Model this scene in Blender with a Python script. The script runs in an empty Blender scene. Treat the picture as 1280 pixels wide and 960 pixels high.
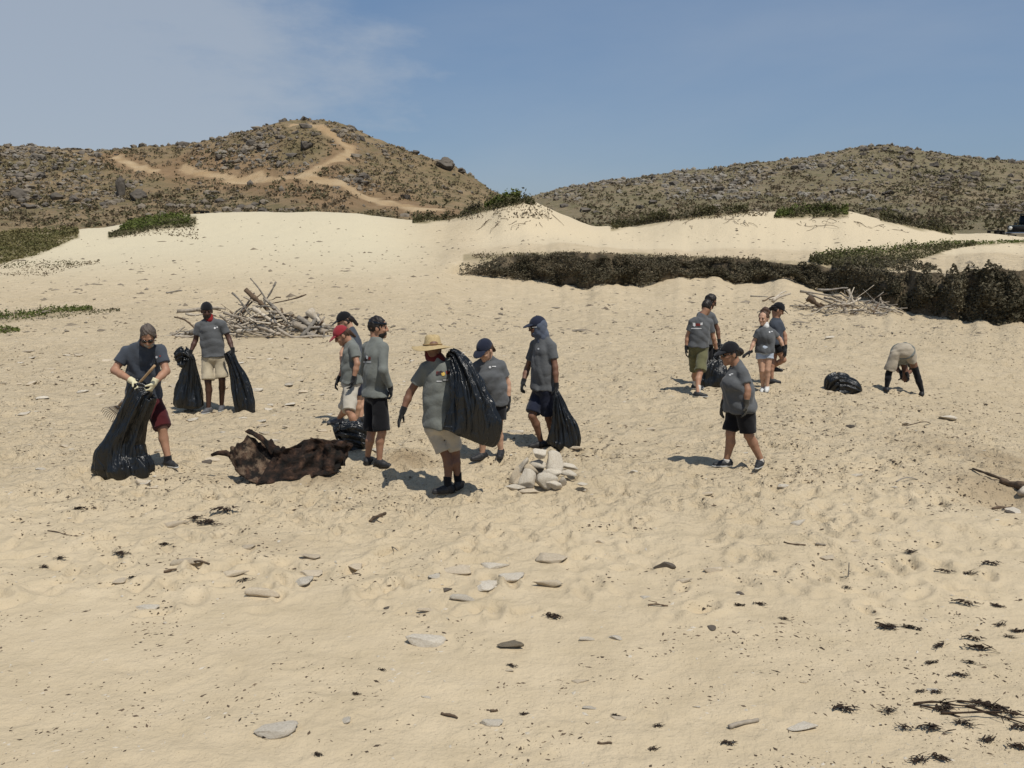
import bpy, bmesh, math, random
import numpy as np
from mathutils import Vector
from mathutils.bvhtree import BVHTree

random.seed(7)
RNG = np.random.default_rng(11)
scene = bpy.context.scene
COL = scene.collection

# ------------------------------------------------------------------ camera
FPX, CAMH, HORIZ = 1100.0, 2.8, 300.0          # focal length in photo pixels, eye height, horizon row
TH = math.atan((480.0 - HORIZ) / FPX)
cam_data = bpy.data.cameras.new("camera")
cam_data.sensor_width = 36.0
cam_data.lens = 36.0 * FPX / 1280.0
cam_data.clip_start = 0.05
cam_data.clip_end = 6000.0
cam = bpy.data.objects.new("camera", cam_data)
COL.objects.link(cam)
cam.location = (0, 0, CAMH)
cam.rotation_euler = (math.pi / 2 - TH, 0, 0)
scene.camera = cam

# ------------------------------------------------------------------ sky and sun
SUN_TO = Vector((0.29, -0.42, 1.0)).normalized()
SUN_EL = math.asin(SUN_TO.z)
SUN_AZ = math.atan2(SUN_TO.x, SUN_TO.y)
world = bpy.data.worlds.new("World")
scene.world = world
world.use_nodes = True
wn, wl = world.node_tree.nodes, world.node_tree.links
wn.clear()
w_out = wn.new("ShaderNodeOutputWorld")
w_bg = wn.new("ShaderNodeBackground")
w_sky = wn.new("ShaderNodeTexSky")
w_sky.sky_type = 'NISHITA'
w_sky.sun_disc = False
w_sky.sun_elevation = SUN_EL
w_sky.sun_rotation = SUN_AZ
w_sky.air_density = 1.0
w_sky.dust_density = 0.6
w_sky.ozone_density = 2.0
w_bg.inputs['Strength'].default_value = 0.10
w_tc = wn.new("ShaderNodeTexCoord")
w_map = wn.new("ShaderNodeMapping")
w_map.inputs['Location'].default_value = (3.37, 0.4, 0.35)
w_map.inputs['Rotation'].default_value = (0.0, 0.30, 0.0)
w_map.inputs['Scale'].default_value = (1.3, 1.3, 4.2)
w_noise = wn.new("ShaderNodeTexNoise")
w_noise.inputs['Scale'].default_value = 1.25
w_noise.inputs['Detail'].default_value = 7.0
w_noise.inputs['Roughness'].default_value = 0.52
w_noise.inputs['Distortion'].default_value = 0.35
w_ramp = wn.new("ShaderNodeValToRGB")
w_ramp.color_ramp.elements[0].position = 0.36
w_ramp.color_ramp.elements[0].color = (0, 0, 0, 1)
w_ramp.color_ramp.elements[1].position = 0.74
w_ramp.color_ramp.elements[1].color = (0.34, 0.34, 0.34, 1)
w_hsv = wn.new("ShaderNodeHueSaturation")
w_hsv.inputs['Saturation'].default_value = 1.05
w_hsv.inputs['Value'].default_value = 1.0
w_mix = wn.new("ShaderNodeMix")
w_mix.data_type = 'RGBA'
w_mix.inputs[7].default_value = (4.2, 4.6, 5.1, 1)
w_veil = wn.new("ShaderNodeMix")               # thin even haze over the whole sky
w_veil.data_type = 'RGBA'
w_veil.inputs[0].default_value = 0.62
w_veil.inputs[7].default_value = (1.30, 2.10, 3.55, 1)
wl.new(w_tc.outputs['Generated'], w_map.inputs['Vector'])
wl.new(w_map.outputs['Vector'], w_noise.inputs['Vector'])
wl.new(w_noise.outputs['Fac'], w_ramp.inputs['Fac'])
# a bank of thin high cloud towards the left, drawn on the sky sphere
w_cen = wn.new("ShaderNodeVectorMath"); w_cen.operation = 'SUBTRACT'; w_cen.inputs[1].default_value = (-0.55, 0.80, 0.17)
w_csc = wn.new("ShaderNodeVectorMath"); w_csc.operation = 'MULTIPLY'; w_csc.inputs[1].default_value = (2.45, 0.6, 4.2)
w_len = wn.new("ShaderNodeVectorMath"); w_len.operation = 'LENGTH'
w_n2 = wn.new("ShaderNodeTexNoise"); w_n2.inputs['Scale'].default_value = 4.2; w_n2.inputs['Detail'].default_value = 7.0; w_n2.inputs['Roughness'].default_value = 0.6
w_m2 = wn.new("ShaderNodeMapping"); w_m2.inputs['Scale'].default_value = (1.0, 1.0, 2.6)
w_ad = wn.new("ShaderNodeMath"); w_ad.operation = 'MULTIPLY_ADD'; w_ad.inputs[1].default_value = 1.75
w_r2 = wn.new("ShaderNodeMapRange"); w_r2.interpolation_type = 'SMOOTHSTEP'
w_r2.inputs[1].default_value = 2.06; w_r2.inputs[2].default_value = 1.42; w_r2.inputs[3].default_value = 0.0; w_r2.inputs[4].default_value = 0.62
w_mx = wn.new("ShaderNodeMath"); w_mx.operation = 'MAXIMUM'
wl.new(w_tc.outputs['Generated'], w_cen.inputs[0]); wl.new(w_cen.outputs[0], w_csc.inputs[0]); wl.new(w_csc.outputs[0], w_len.inputs[0])
wl.new(w_tc.outputs['Generated'], w_m2.inputs['Vector']); wl.new(w_m2.outputs['Vector'], w_n2.inputs['Vector'])
wl.new(w_n2.outputs['Fac'], w_ad.inputs[0]); wl.new(w_len.outputs['Value'], w_ad.inputs[2]); wl.new(w_ad.outputs[0], w_r2.inputs[0])
wl.new(w_r2.outputs[0], w_mx.inputs[0]); wl.new(w_ramp.outputs['Color'], w_mx.inputs[1])
wl.new(w_mx.outputs[0], w_mix.inputs[0])
wl.new(w_sky.outputs['Color'], w_hsv.inputs['Color'])
wl.new(w_hsv.outputs['Color'], w_veil.inputs[6])
wl.new(w_veil.outputs[2], w_mix.inputs[6])
wl.new(w_mix.outputs[2], w_bg.inputs['Color'])
wl.new(w_bg.outputs['Background'], w_out.inputs['Surface'])

sun_data = bpy.data.lights.new("sun", 'SUN')
sun_data.energy = 4.0
sun_data.angle = math.radians(0.53)
sun_data.color = (1.0, 0.95, 0.86)
sun = bpy.data.objects.new("sun", sun_data)
COL.objects.link(sun)
sun.location = (20, -20, 60)
sun.rotation_euler = (-SUN_TO).to_track_quat('-Z', 'Y').to_euler()

scene.render.engine = 'CYCLES'
scene.view_settings.view_transform = 'Standard'
scene.view_settings.look = 'None'
scene.view_settings.gamma = 1.0
scene.view_settings.use_curve_mapping = False
scene.view_settings.exposure = 0.08

# ------------------------------------------------------------------ photo pixel <-> place
CT, ST = math.cos(TH), math.sin(TH)
def ray(px, py):
    xn = (px - 640.0) / FPX
    v = (py - 480.0) / FPX
    return np.array([xn, CT - v * ST, -ST - v * CT])
def at(px, py, Y):
    d = ray(px, py)
    t = Y / d[1]
    return np.array([d[0] * t, Y, CAMH + d[2] * t])
def V(*a):
    return np.array(a, dtype=float)
def nrm(v):
    v = np.asarray(v, dtype=float)
    return v / (np.linalg.norm(v) + 1e-9)

# ------------------------------------------------------------------ numpy noise
_P = np.random.default_rng(3).random((256, 256)).astype(np.float32)
def vnoise(x, y, seed=0):
    x = np.asarray(x, dtype=np.float64) + seed * 17.37
    y = np.asarray(y, dtype=np.float64) + seed * 31.71
    xi = np.floor(x).astype(int); yi = np.floor(y).astype(int)
    fx = x - xi; fy = y - yi
    fx = fx * fx * fx * (fx * (fx * 6 - 15) + 10); fy = fy * fy * fy * (fy * (fy * 6 - 15) + 10)
    a = _P[xi & 255, yi & 255]; b = _P[(xi + 1) & 255, yi & 255]
    c = _P[xi & 255, (yi + 1) & 255]; d = _P[(xi + 1) & 255, (yi + 1) & 255]
    return (a * (1 - fx) + b * fx) * (1 - fy) + (c * (1 - fx) + d * fx) * fy - 0.5
def fbm(x, y, seed=0, octv=4, gain=0.5):
    r = 0.0; a = 1.0; f = 1.0
    for o in range(octv):
        r = r + a * vnoise(x * f, y * f, seed + o * 5)
        a *= gain; f *= 2.03
    return r
def sstep(a, b, x):
    t = np.clip((x - a) / (b - a), 0, 1)
    return t * t * (3 - 2 * t)

# ------------------------------------------------------------------ materials
MATS = {}
def _new(name):
    m = bpy.data.materials.new(name); m.use_nodes = True
    nt = m.node_tree
    return m, nt.nodes, nt.links, nt.nodes['Principled BSDF']
def mat(name, c1, c2=None, rough=0.85, scale=8.0, detail=4.0, bump=0.0, bscale=None, bdist=0.01, spec=0.3,
        rand=0.0, lo=0.35, hi=0.65, sheen=0.0, metal=0.0, stretch=None, transl=0.0):
    if name in MATS: return MATS[name]
    m, N, L, b = _new(name)
    b.inputs['Roughness'].default_value = rough
    b.inputs['Specular IOR Level'].default_value = spec
    b.inputs['Metallic'].default_value = metal
    if sheen: b.inputs['Sheen Weight'].default_value = sheen
    tc = N.new("ShaderNodeTexCoord")
    vec = tc.outputs['Object']
    if stretch:
        mp = N.new("ShaderNodeMapping"); mp.inputs['Scale'].default_value = stretch
        L.new(vec, mp.inputs['Vector']); vec = mp.outputs['Vector']
    c2 = c2 or tuple(x * 0.8 for x in c1)
    nz = N.new("ShaderNodeTexNoise"); nz.inputs['Scale'].default_value = scale; nz.inputs['Detail'].default_value = detail
    L.new(vec, nz.inputs['Vector'])
    rp = N.new("ShaderNodeValToRGB")
    rp.color_ramp.elements[0].position = lo; rp.color_ramp.elements[0].color = (*c1, 1)
    rp.color_ramp.elements[1].position = hi; rp.color_ramp.elements[1].color = (*c2, 1)
    L.new(nz.outputs['Fac'], rp.inputs['Fac'])
    col = rp.outputs['Color']
    if rand:
        oi = N.new("ShaderNodeObjectInfo"); mr = N.new("ShaderNodeMapRange")
        mr.inputs[3].default_value = 1 - rand; mr.inputs[4].default_value = 1 + rand * 0.5
        hv = N.new("ShaderNodeHueSaturation")
        L.new(oi.outputs['Random'], mr.inputs[0]); L.new(mr.outputs[0], hv.inputs['Value']); L.new(col, hv.inputs['Color'])
        col = hv.outputs['Color']
    L.new(col, b.inputs['Base Color'])
    if bump:
        bz = N.new("ShaderNodeTexNoise"); bz.inputs['Scale'].default_value = bscale or scale * 4; bz.inputs['Detail'].default_value = 5
        L.new(vec, bz.inputs['Vector'])
        bp = N.new("ShaderNodeBump"); bp.inputs['Strength'].default_value = bump; bp.inputs['Distance'].default_value = bdist
        L.new(bz.outputs['Fac'], bp.inputs['Height']); L.new(bp.outputs['Normal'], b.inputs['Normal'])
    if transl:
        tr = N.new("ShaderNodeBsdfTranslucent"); ms = N.new("ShaderNodeMixShader"); ms.inputs[0].default_value = transl
        L.new(col, tr.inputs['Color']); L.new(b.outputs['BSDF'], ms.inputs[1]); L.new(tr.outputs['BSDF'], ms.inputs[2])
        L.new(ms.outputs['Shader'], N['Material Output'].inputs['Surface'])
    MATS[name] = m
    return m

# ------------------------------------------------------------------ object helpers
def mesh_from(name, v, f, smooth=True):
    """v (n,3) array, f (m,3|4) array or list of tuples"""
    me = bpy.data.meshes.new(name)
    v = np.asarray(v, dtype=np.float32)
    if isinstance(f, np.ndarray):
        k = f.shape[1]
        me.vertices.add(len(v)); me.vertices.foreach_set('co', v.ravel())
        me.loops.add(f.size); me.loops.foreach_set('vertex_index', f.astype(np.int32).ravel())
        me.polygons.add(len(f)); me.polygons.foreach_set('loop_start', np.arange(0, f.size, k, dtype=np.int32))
        me.update(calc_edges=True)
    else:
        me.from_pydata([tuple(map(float, p)) for p in v], [], [tuple(map(int, q)) for q in f])
    me.polygons.foreach_set('use_smooth', np.full(len(me.polygons), smooth))
    me.update()
    return me
def link(name, me, m=None, parent=None, loc=None):
    o = bpy.data.objects.new(name, me); COL.objects.link(o)
    if m is not None and me is not None and not me.materials: me.materials.append(m)
    if parent is not None: o.parent = parent
    if loc is not None: o.location = loc
    return o
def tag(o, label=None, cat=None, group=None, kind=None):
    if label: o['label'] = label
    if cat: o['category'] = cat
    if group: o['group'] = group
    if kind: o['kind'] = kind
    return o
def empty(name, loc, label=None, cat=None, group=None):
    o = bpy.data.objects.new(name, None); COL.objects.link(o); o.location = tuple(map(float, loc))
    o.empty_display_size = 0.2
    return tag(o, label, cat, group)
class MB:
    """collects vertices and faces"""
    def __init__(s): s.v = []; s.f = []; s.n = 0
    def add(s, v, f):
        v = np.asarray(v, dtype=float)
        s.v.append(v); s.f += [tuple(i + s.n for i in q) for q in f]; s.n += len(v)
    def box(s, c, size, R=None, bev=0.0):
        c = np.asarray(c, float); hx, hy, hz = np.asarray(size, float) / 2
        b = min(bev, hx * .9, hy * .9, hz * .9)
        if b <= 0:
            p = np.array([(x, y, z) for z in (-hz, hz) for y in (-hy, hy) for x in (-hx, hx)])
            f = [(0, 2, 3, 1), (4, 5, 7, 6), (0, 1, 5, 4), (2, 6, 7, 3), (0, 4, 6, 2), (1, 3, 7, 5)]
        else:
            bm = bmesh.new(); bmesh.ops.create_cube(bm, size=1)
            for q in bm.verts: q.co = (q.co.x * 2 * hx, q.co.y * 2 * hy, q.co.z * 2 * hz)
            bmesh.ops.bevel(bm, geom=list(bm.edges), offset=b, segments=2, affect='EDGES', profile=0.5)
            bm.verts.index_update(); p = np.array([q.co[:] for q in bm.verts]); f = [tuple(q.index for q in fc.verts) for fc in bm.faces]; bm.free()
        if R is not None: p = p @ np.asarray(R).T
        s.add(p + c, f)
    def tube(s, pts, rad, n=8, cap=True, jitter=0.0, rng=None):
        pts = np.asarray(pts, float); rad = np.broadcast_to(np.asarray(rad, float), (len(pts),))
        vs = []; prev = None
        for i, p in enumerate(pts):
            t = nrm(pts[min(i + 1, len(pts) - 1)] - pts[max(i - 1, 0)])
            if prev is None:
                a = V(0, 0, 1) if abs(t[2]) < .9 else V(1, 0, 0); sd = nrm(np.cross(t, a))
            else: sd = nrm(prev - t * np.dot(prev, t))
            prev = sd; up = np.cross(t, sd)
            for k in range(n):
                a = 2 * math.pi * k / n
                r = rad[i] * (1 + (jitter * (rng.random() - .5) * 2 if rng is not None else 0))
                vs.append(p + (sd * math.cos(a) + up * math.sin(a)) * r)
        f = [(i * n + k, i * n + (k + 1) % n, (i + 1) * n + (k + 1) % n, (i + 1) * n + k) for i in range(len(pts) - 1) for k in range(n)]
        if cap: f += [tuple(range(n - 1, -1, -1)), tuple((len(pts) - 1) * n + k for k in range(n))]
        s.add(vs, f)
    def mesh(s, name, off=(0, 0, 0), smooth=True):
        return mesh_from(name, np.concatenate(s.v) - np.asarray(off, float), s.f, smooth)
    def build(s, name, m, parent=None, off=(0, 0, 0), smooth=True):
        return link(name, s.mesh(name, off, smooth), m, parent)
# ------------------------------------------------------------------ ground heightfields (fans: columns u = X / Y, rows Y)
def pchip_cols(xc, yc, xq):
    """xc, yc: (k, n) control points per column; xq: (m,) -> (m, n)"""
    k, n = xc.shape
    h = np.diff(xc, axis=0); dl = np.diff(yc, axis=0) / h
    d = np.zeros_like(yc)
    for i in range(1, k - 1):
        w1 = 2 * h[i] + h[i - 1]; w2 = h[i] + 2 * h[i - 1]
        s = dl[i - 1] * dl[i] > 0
        d[i] = np.where(s, (w1 + w2) / (w1 / np.where(s, dl[i - 1], 1) + w2 / np.where(s, dl[i], 1)), 0)
    d[0] = dl[0]; d[-1] = dl[-1]
    out = np.zeros((len(xq), n))
    for i in range(k - 1):
        x0, x1 = xc[i], xc[i + 1]
        X = xq[:, None]
        msk = (X >= x0) & ((X < x1) if i < k - 2 else (X <= x1 + 1e9))
        t = np.clip((X - x0) / h[i], 0, 1)
        v = ((2 * t**3 - 3 * t**2 + 1) * yc[i] + (t**3 - 2 * t**2 + t) * h[i] * d[i]
             + (-2 * t**3 + 3 * t**2) * yc[i + 1] + (t**3 - t**2) * h[i] * d[i + 1])
        out = np.where(msk, v, out)
    return out
class Fan:
    def __init__(s, us, Ys, Z):
        s.us, s.Ys, s.Z = us, Ys, Z
        s.X = us[None, :] * Ys[:, None]; s.Y = np.repeat(Ys[:, None], len(us), 1)
    def col(s, u):
        i = np.clip(np.interp(u, s.us, np.arange(len(s.us))), 0, len(s.us) - 1.001)
        a = int(i); w = i - a
        return s.Z[:, a] * (1 - w) + s.Z[:, a + 1] * w
    def hit(s, px, py):
        d = ray(px, py); u = d[0] / d[1]
        z = s.col(u); zr = CAMH + d[2] / d[1] * s.Ys
        df = zr - z
        k = np.nonzero((df[:-1] > 0) & (df[1:] <= 0))[0]
        if len(k) == 0: return None
        k = k[0]; w = df[k] / (df[k] - df[k + 1])
        Y = s.Ys[k] * (1 - w) + s.Ys[k + 1] * w
        return V(u * Y, Y, z[k] * (1 - w) + z[k + 1] * w)
    def z(s, X, Y):
        X = np.asarray(X, float); Y = np.asarray(Y, float)
        u = X / np.maximum(Y, 0.1)
        fi = np.clip(np.interp(u, s.us, np.arange(len(s.us))), 0, len(s.us) - 1.001)
        fj = np.clip(np.interp(Y, s.Ys, np.arange(len(s.Ys))), 0, len(s.Ys) - 1.001)
        i = fi.astype(int); j = fj.astype(int); a = fi - i; b = fj - j
        Z = s.Z
        return (Z[j, i] * (1 - a) + Z[j, i + 1] * a) * (1 - b) + (Z[j + 1, i] * (1 - a) + Z[j + 1, i + 1] * a) * b
    def object(s, name, m, attrs=None):
        nr, nc = s.Z.shape
        v = np.stack([s.X.ravel(), s.Y.ravel(), s.Z.ravel()], 1)
        i = np.arange(nr * nc).reshape(nr, nc)
        f = np.stack([i[:-1, :-1].ravel(), i[:-1, 1:].ravel(), i[1:, 1:].ravel(), i[1:, :-1].ravel()], 1)
        me = mesh_from(name, v, f)
        for k, a in (attrs or {}).items():
            at_ = me.attributes.new(k, 'FLOAT', 'POINT'); at_.data.foreach_set('value', a.ravel().astype(np.float32))
        o = link(name, me, m); tag(o, kind='structure')
        return o
def px2u(px): return (np.asarray(px, float) - 640.0) / (FPX * 1.005)
def zpix(py, Y): return CAMH - (np.asarray(py, float) - HORIZ) / FPX * np.asarray(Y, float)
def smooth1(a, n):
    if n < 2: return a
    k = np.hanning(n + 2)[1:-1]; k /= k.sum()
    return np.convolve(np.pad(a, n // 2, 'edge'), k, 'same')[n // 2: n // 2 + len(a)]

# --- sand: scarp and dune crest tables (column, distance, photo row)
T_SC = np.array([[-700, 40, 344, 343], [550, 40.5, 342, 340], [575, 43, 341, 328], [650, 42, 346, 318], [740, 39, 358, 317], [800, 40, 355, 319],
                 [860, 42, 346, 322], [950, 40, 348, 325], [1000, 38.5, 354, 330], [1060, 36, 368, 335], [1120, 32, 388, 339],
                 [1180, 30.5, 394, 340], [1280, 28, 407, 335], [1400, 26, 425, 332], [1900, 24, 450, 330]], float)
T_CR = np.array([[-700, 290, 55], [0, 290, 55], [60, 289, 56], [140, 284, 58], [190, 276, 59], [250, 270, 60], [330, 265, 62], [400, 264, 62], [450, 266, 62],
                 [510, 275, 64], [560, 275, 64], [600, 262, 60], [630, 254, 58], [660, 252, 58], [700, 270, 60], [740, 283, 64], [790, 283, 64],
                 [850, 273, 60], [920, 265, 58], [980, 264, 58], [1010, 267, 58], [1050, 263, 58], [1100, 275, 58], [1150, 285, 58], [1190, 292, 60],
                 [1230, 291, 60], [1280, 297, 60], [1400, 300, 60], [1900, 300, 60]], float)
NC, NR = 600, 820
us = np.linspace(-0.95, 0.95, NC)
us = us * (0.72 + 0.28 * (us / 0.95) ** 2)
Ys = np.concatenate([1.6 * (63.0 / 1.6) ** np.linspace(0, 1, NR - 30), np.linspace(63.6, 92, 30)])
pxs = us * FPX * 1.005 + 640
Ysc = smooth1(np.interp(pxs, T_SC[:, 0], T_SC[:, 1]), 15)
zb = smooth1(np.interp(pxs, T_SC[:, 0], zpix(T_SC[:, 2], T_SC[:, 1])), 9)
zt = smooth1(np.interp(pxs, T_SC[:, 0], zpix(T_SC[:, 3], T_SC[:, 1])), 9)
Yc = smooth1(np.interp(pxs, T_CR[:, 0], T_CR[:, 2]), 15)
zc = smooth1(np.interp(pxs, T_CR[:, 0], zpix(T_CR[:, 1], T_CR[:, 2])), 7)
wr = sstep(560, 620, pxs)
hw = sstep(590, 660, pxs)
zb = zb + hw * (.34 * fbm(pxs * .022, pxs * 0, 101, 3) + .10 * fbm(pxs * .11, pxs * 0, 103, 2)); zt = zt + hw * (.22 * fbm(pxs * .03, pxs * 0, 105, 4))
Ysc = Ysc + hw * .9 * fbm(pxs * .025, pxs * 0, 107, 3)
zm = zt + (zc - zt) * (0.43 - 0.13 * wr)
o1 = np.ones(NC)
xc = np.stack([1.0 * o1, 8.0 * o1, 16.5 * o1, Ysc, Ysc + 0.55, Ysc + 0.55 + (Yc - Ysc) * (0.5 + 0.12 * wr), Yc, Yc + 7, 95 * o1])
yc_ = np.stack([0 * o1, 0 * o1, 0.0 * o1, zb, zt, zm, zc, zc - 1.3, 1.0 * o1])
Zs = pchip_cols(xc, yc_, Ys)
GX = us[None, :] * Ys[:, None]; GY = np.repeat(Ys[:, None], NC, 1)
# the beach falls away to the right
fall = -0.075 * np.clip(GX - 5.5, 0, 8) ** 1.6 * sstep(26, 14, GY)
Zs = Zs + fall
# undulation, wind and trampled sand
amp_far = sstep(18, 45, GY)
Zs = Zs + 0.05 * fbm(GX * .22, GY * .22, 1, 3) * sstep(3, 14, GY) + amp_far * 0.22 * fbm(GX * .12, GY * .12, 2, 4)
tramp = sstep(5.2, 11.5, GY + 2.5 * fbm(GX * .3, GY * .3, 77, 2)) * (1 - 0.6 * sstep(28, 48, GY))
tr2 = 0.55 + 0.9 * np.clip(fbm(GX * .25, GY * .25, 9, 2) + .3, 0, 1)
rough = fbm(GX * 2.3, GY * 2.3, 4, 3, .55)
rough2 = np.abs(fbm(GX * 1.15 + 3, GY * 1.15, 14, 3, .5))
Zs = Zs + (0.012 + 0.075 * tramp * tr2) * rough - 0.08 * tramp * tr2 * np.clip(.22 - rough2, 0, 1)
Zs = Zs + 0.004 * np.sin(GX * 3.0 + GY * 16 + 5 * fbm(GX * .7, GY * .7, 6, 2)) * sstep(9, 5, GY)
# slanting scour lines on the right slope
Zs = Zs + 0.055 * fbm((GX * .8 + GY * .75) * 1.5, (GX - GY) * .28, 21, 3) * sstep(4.5, 8, GX) * sstep(22, 14, GY)
sand = Fan(us, Ys, Zs)
base_hit = sand.hit
# footprints and scuffs pressed into the sand
rngf = np.random.default_rng(5)
def dent(x, y, rx, ry, ang, dep):
    u = x / y; j = np.searchsorted(Ys, y); i = np.searchsorted(us, u)
    R = max(rx, ry) * 2.0
    j0, j1 = np.searchsorted(Ys, [y - R, y + R]); i0, i1 = np.searchsorted(us, [(x - R) / y, (x + R) / y])
    if j1 - j0 < 2 or i1 - i0 < 2: return
    sx = GX[j0:j1, i0:i1] - x; sy = GY[j0:j1, i0:i1] - y
    ca, sa = math.cos(ang), math.sin(ang)
    a = (sx * ca + sy * sa) / rx; b = (-sx * sa + sy * ca) / ry
    q = a * a + b * b
    sand.Z[j0:j1, i0:i1] += dep * (-np.exp(-q * 1.6) * 1.3 + 0.75 * np.exp(-(np.sqrt(q) - 1.25) ** 2 * 6))
for k in range(7000):
    y = 6.3 + 27 * rngf.random() ** 1.2
    if y < 9.5 and rngf.random() > (y - 6) / 3.5: continue
    u = (rngf.random() - .5) * 1.5
    x = u * y
    if vnoise(x * .35, y * .35, 33) < -0.18 and rngf.random() < .7: continue
    s = rngf.uniform(.75, 1.35)
    dent(x, y, .07 * s, .15 * s, rngf.uniform(0, 3.14), rngf.uniform(.010, .036) * min(1.0, .5 + y / 20))
for k in range(260):
    y = rngf.uniform(3.0, 8); x = (rngf.random() - .5) * 1.4 * y
    dent(x, y, .06, .12, rngf.uniform(0, 3.14), rngf.uniform(.002, .007))
def mound(px, py, r, h, ry=None):
    p = base_hit(px, py)
    sand.Z += h * np.exp(-(((GX - p[0]) / r) ** 2 + ((GY - p[1]) / (ry or r)) ** 2))
mound(511, 574, .30, .10, .35)
mound(405, 598, .50, .07, .35)
mound(340, 585, .7, -.08, .35)
mound(1243, 622, .35, -.12, .35)
mound(1232, 608, .30, .05, .3)

def ground(px, py):
    p = sand.hit(px, py)
    if p is None: raise RuntimeError("no sand at %s %s" % (px, py))
    return p

# damp / darker sand patches (dug up or wetted sand)
damp = np.zeros_like(GX)
for (px, py, rx, ry, a) in ((511, 571, .32, .32, .8), (1243, 605, .55, .7, .6), (1255, 575, .5, .5, .5), (400, 596, .5, .25, .45),
                            (1265, 590, .4, .5, .5), (300, 600, .5, .2, .3), (1190, 560, .8, 1.0, .25), (345, 680, .5, .2, .2)):
    p = base_hit(px, py)
    damp = np.maximum(damp, a * np.exp(-(((GX - p[0]) / rx) ** 2 + ((GY - p[1]) / ry) ** 2)))
pale = sstep(33, 52, GY) * sstep(600, 450, GX / GY * FPX * 1.005 + 640)
warm = sstep(44, 50, GY) * sstep(560, 620, GX / GY * FPX * 1.005 + 640)

def sand_material():
    m, N, L, b = _new("sand")
    b.inputs['Roughness'].default_value = 0.95; b.inputs['Specular IOR Level'].default_value = 0.12
    tc = N.new("ShaderNodeTexCoord"); vec = tc.outputs['Object']
    def noise(sc, det=4, ro=.5, st=None):
        n = N.new("ShaderNodeTexNoise"); n.inputs['Scale'].default_value = sc; n.inputs['Detail'].default_value = det; n.inputs['Roughness'].default_value = ro
        src = vec
        if st:
            mp = N.new("ShaderNodeMapping"); mp.inputs['Scale'].default_value = st; L.new(vec, mp.inputs['Vector']); src = mp.outputs['Vector']
        L.new(src, n.inputs['Vector']); return n.outputs['Fac']
    def ramp(fac, p0, c0, p1, c1):
        r = N.new("ShaderNodeValToRGB"); r.color_ramp.elements[0].position = p0; r.color_ramp.elements[1].position = p1
        r.color_ramp.elements[0].color = (*c0, 1); r.color_ramp.elements[1].color = (*c1, 1)
        L.new(fac, r.inputs['Fac']); return r.outputs['Color']
    def mix(fac, a, c, mode='MIX'):
        x = N.new("ShaderNodeMix"); x.data_type = 'RGBA'; x.blend_type = mode
        if isinstance(fac, float): x.inputs[0].default_value = fac
        else: L.new(fac, x.inputs[0])
        for s, q in ((6, a), (7, c)):
            if isinstance(q, tuple): x.inputs[s].default_value = (*q, 1)
            else: L.new(q, x.inputs[s])
        return x.outputs[2]
    def attr(n):
        a = N.new("ShaderNodeAttribute"); a.attribute_name = n; return a.outputs['Fac']
    c = ramp(noise(.35, 4), .38, (.452, .368, .246), .62, (.497, .408, .277))
    c = mix(.5, c, ramp(noise(2.6, 5, .6), .3, (.398, .322, .210), .7, (.522, .430, .296)))
    c = mix(ramp(noise(1.1, 6, .7, (1, 2.2, 1)), .55, (0, 0, 0), .72, (.45, .45, .45)), c, (.375, .305, .195))
    c = mix(attr('pale'), c, (.525, .462, .328))
    c = mix(attr('warm'), c, (.53, .445, .308))
    # scattered coarse grains and tiny crumbs
    sp = ramp(noise(70, 2, .6), .66, (0, 0, 0), .75, (1, 1, 1))
    c = mix(sp, c, (.27, .21, .135))
    sp2 = ramp(noise(23, 3, .7), .67, (0, 0, 0), .76, (.8, .8, .8))
    c = mix(sp2, c, (.30, .235, .15))
    c = mix(attr('damp'), c, (.235, .17, .10))
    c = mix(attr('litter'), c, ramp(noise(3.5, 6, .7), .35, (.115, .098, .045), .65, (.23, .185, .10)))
    L.new(c, b.inputs['Base Color'])
    def bump(h, st, di, prev=None):
        x = N.new("ShaderNodeBump"); x.inputs['Strength'].default_value = st; x.inputs['Distance'].default_value = di
        L.new(h, x.inputs['Height'])
        if prev is not None: L.new(prev, x.inputs['Normal'])
        return x.outputs['Normal']
    mt = N.new("ShaderNodeMath"); mt.operation = 'MULTIPLY'; L.new(noise(4.6, 5, .62), mt.inputs[0]); L.new(attr('tramp'), mt.inputs[1])
    n0 = bump(mt.outputs[0], 1.0, .16)
    n1 = bump(noise(11, 5, .62), .75, .035, n0)
    n2 = bump(noise(48, 4, .6), .6, .009, n1)
    L.new(n2, b.inputs['Normal'])
    return m
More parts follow.
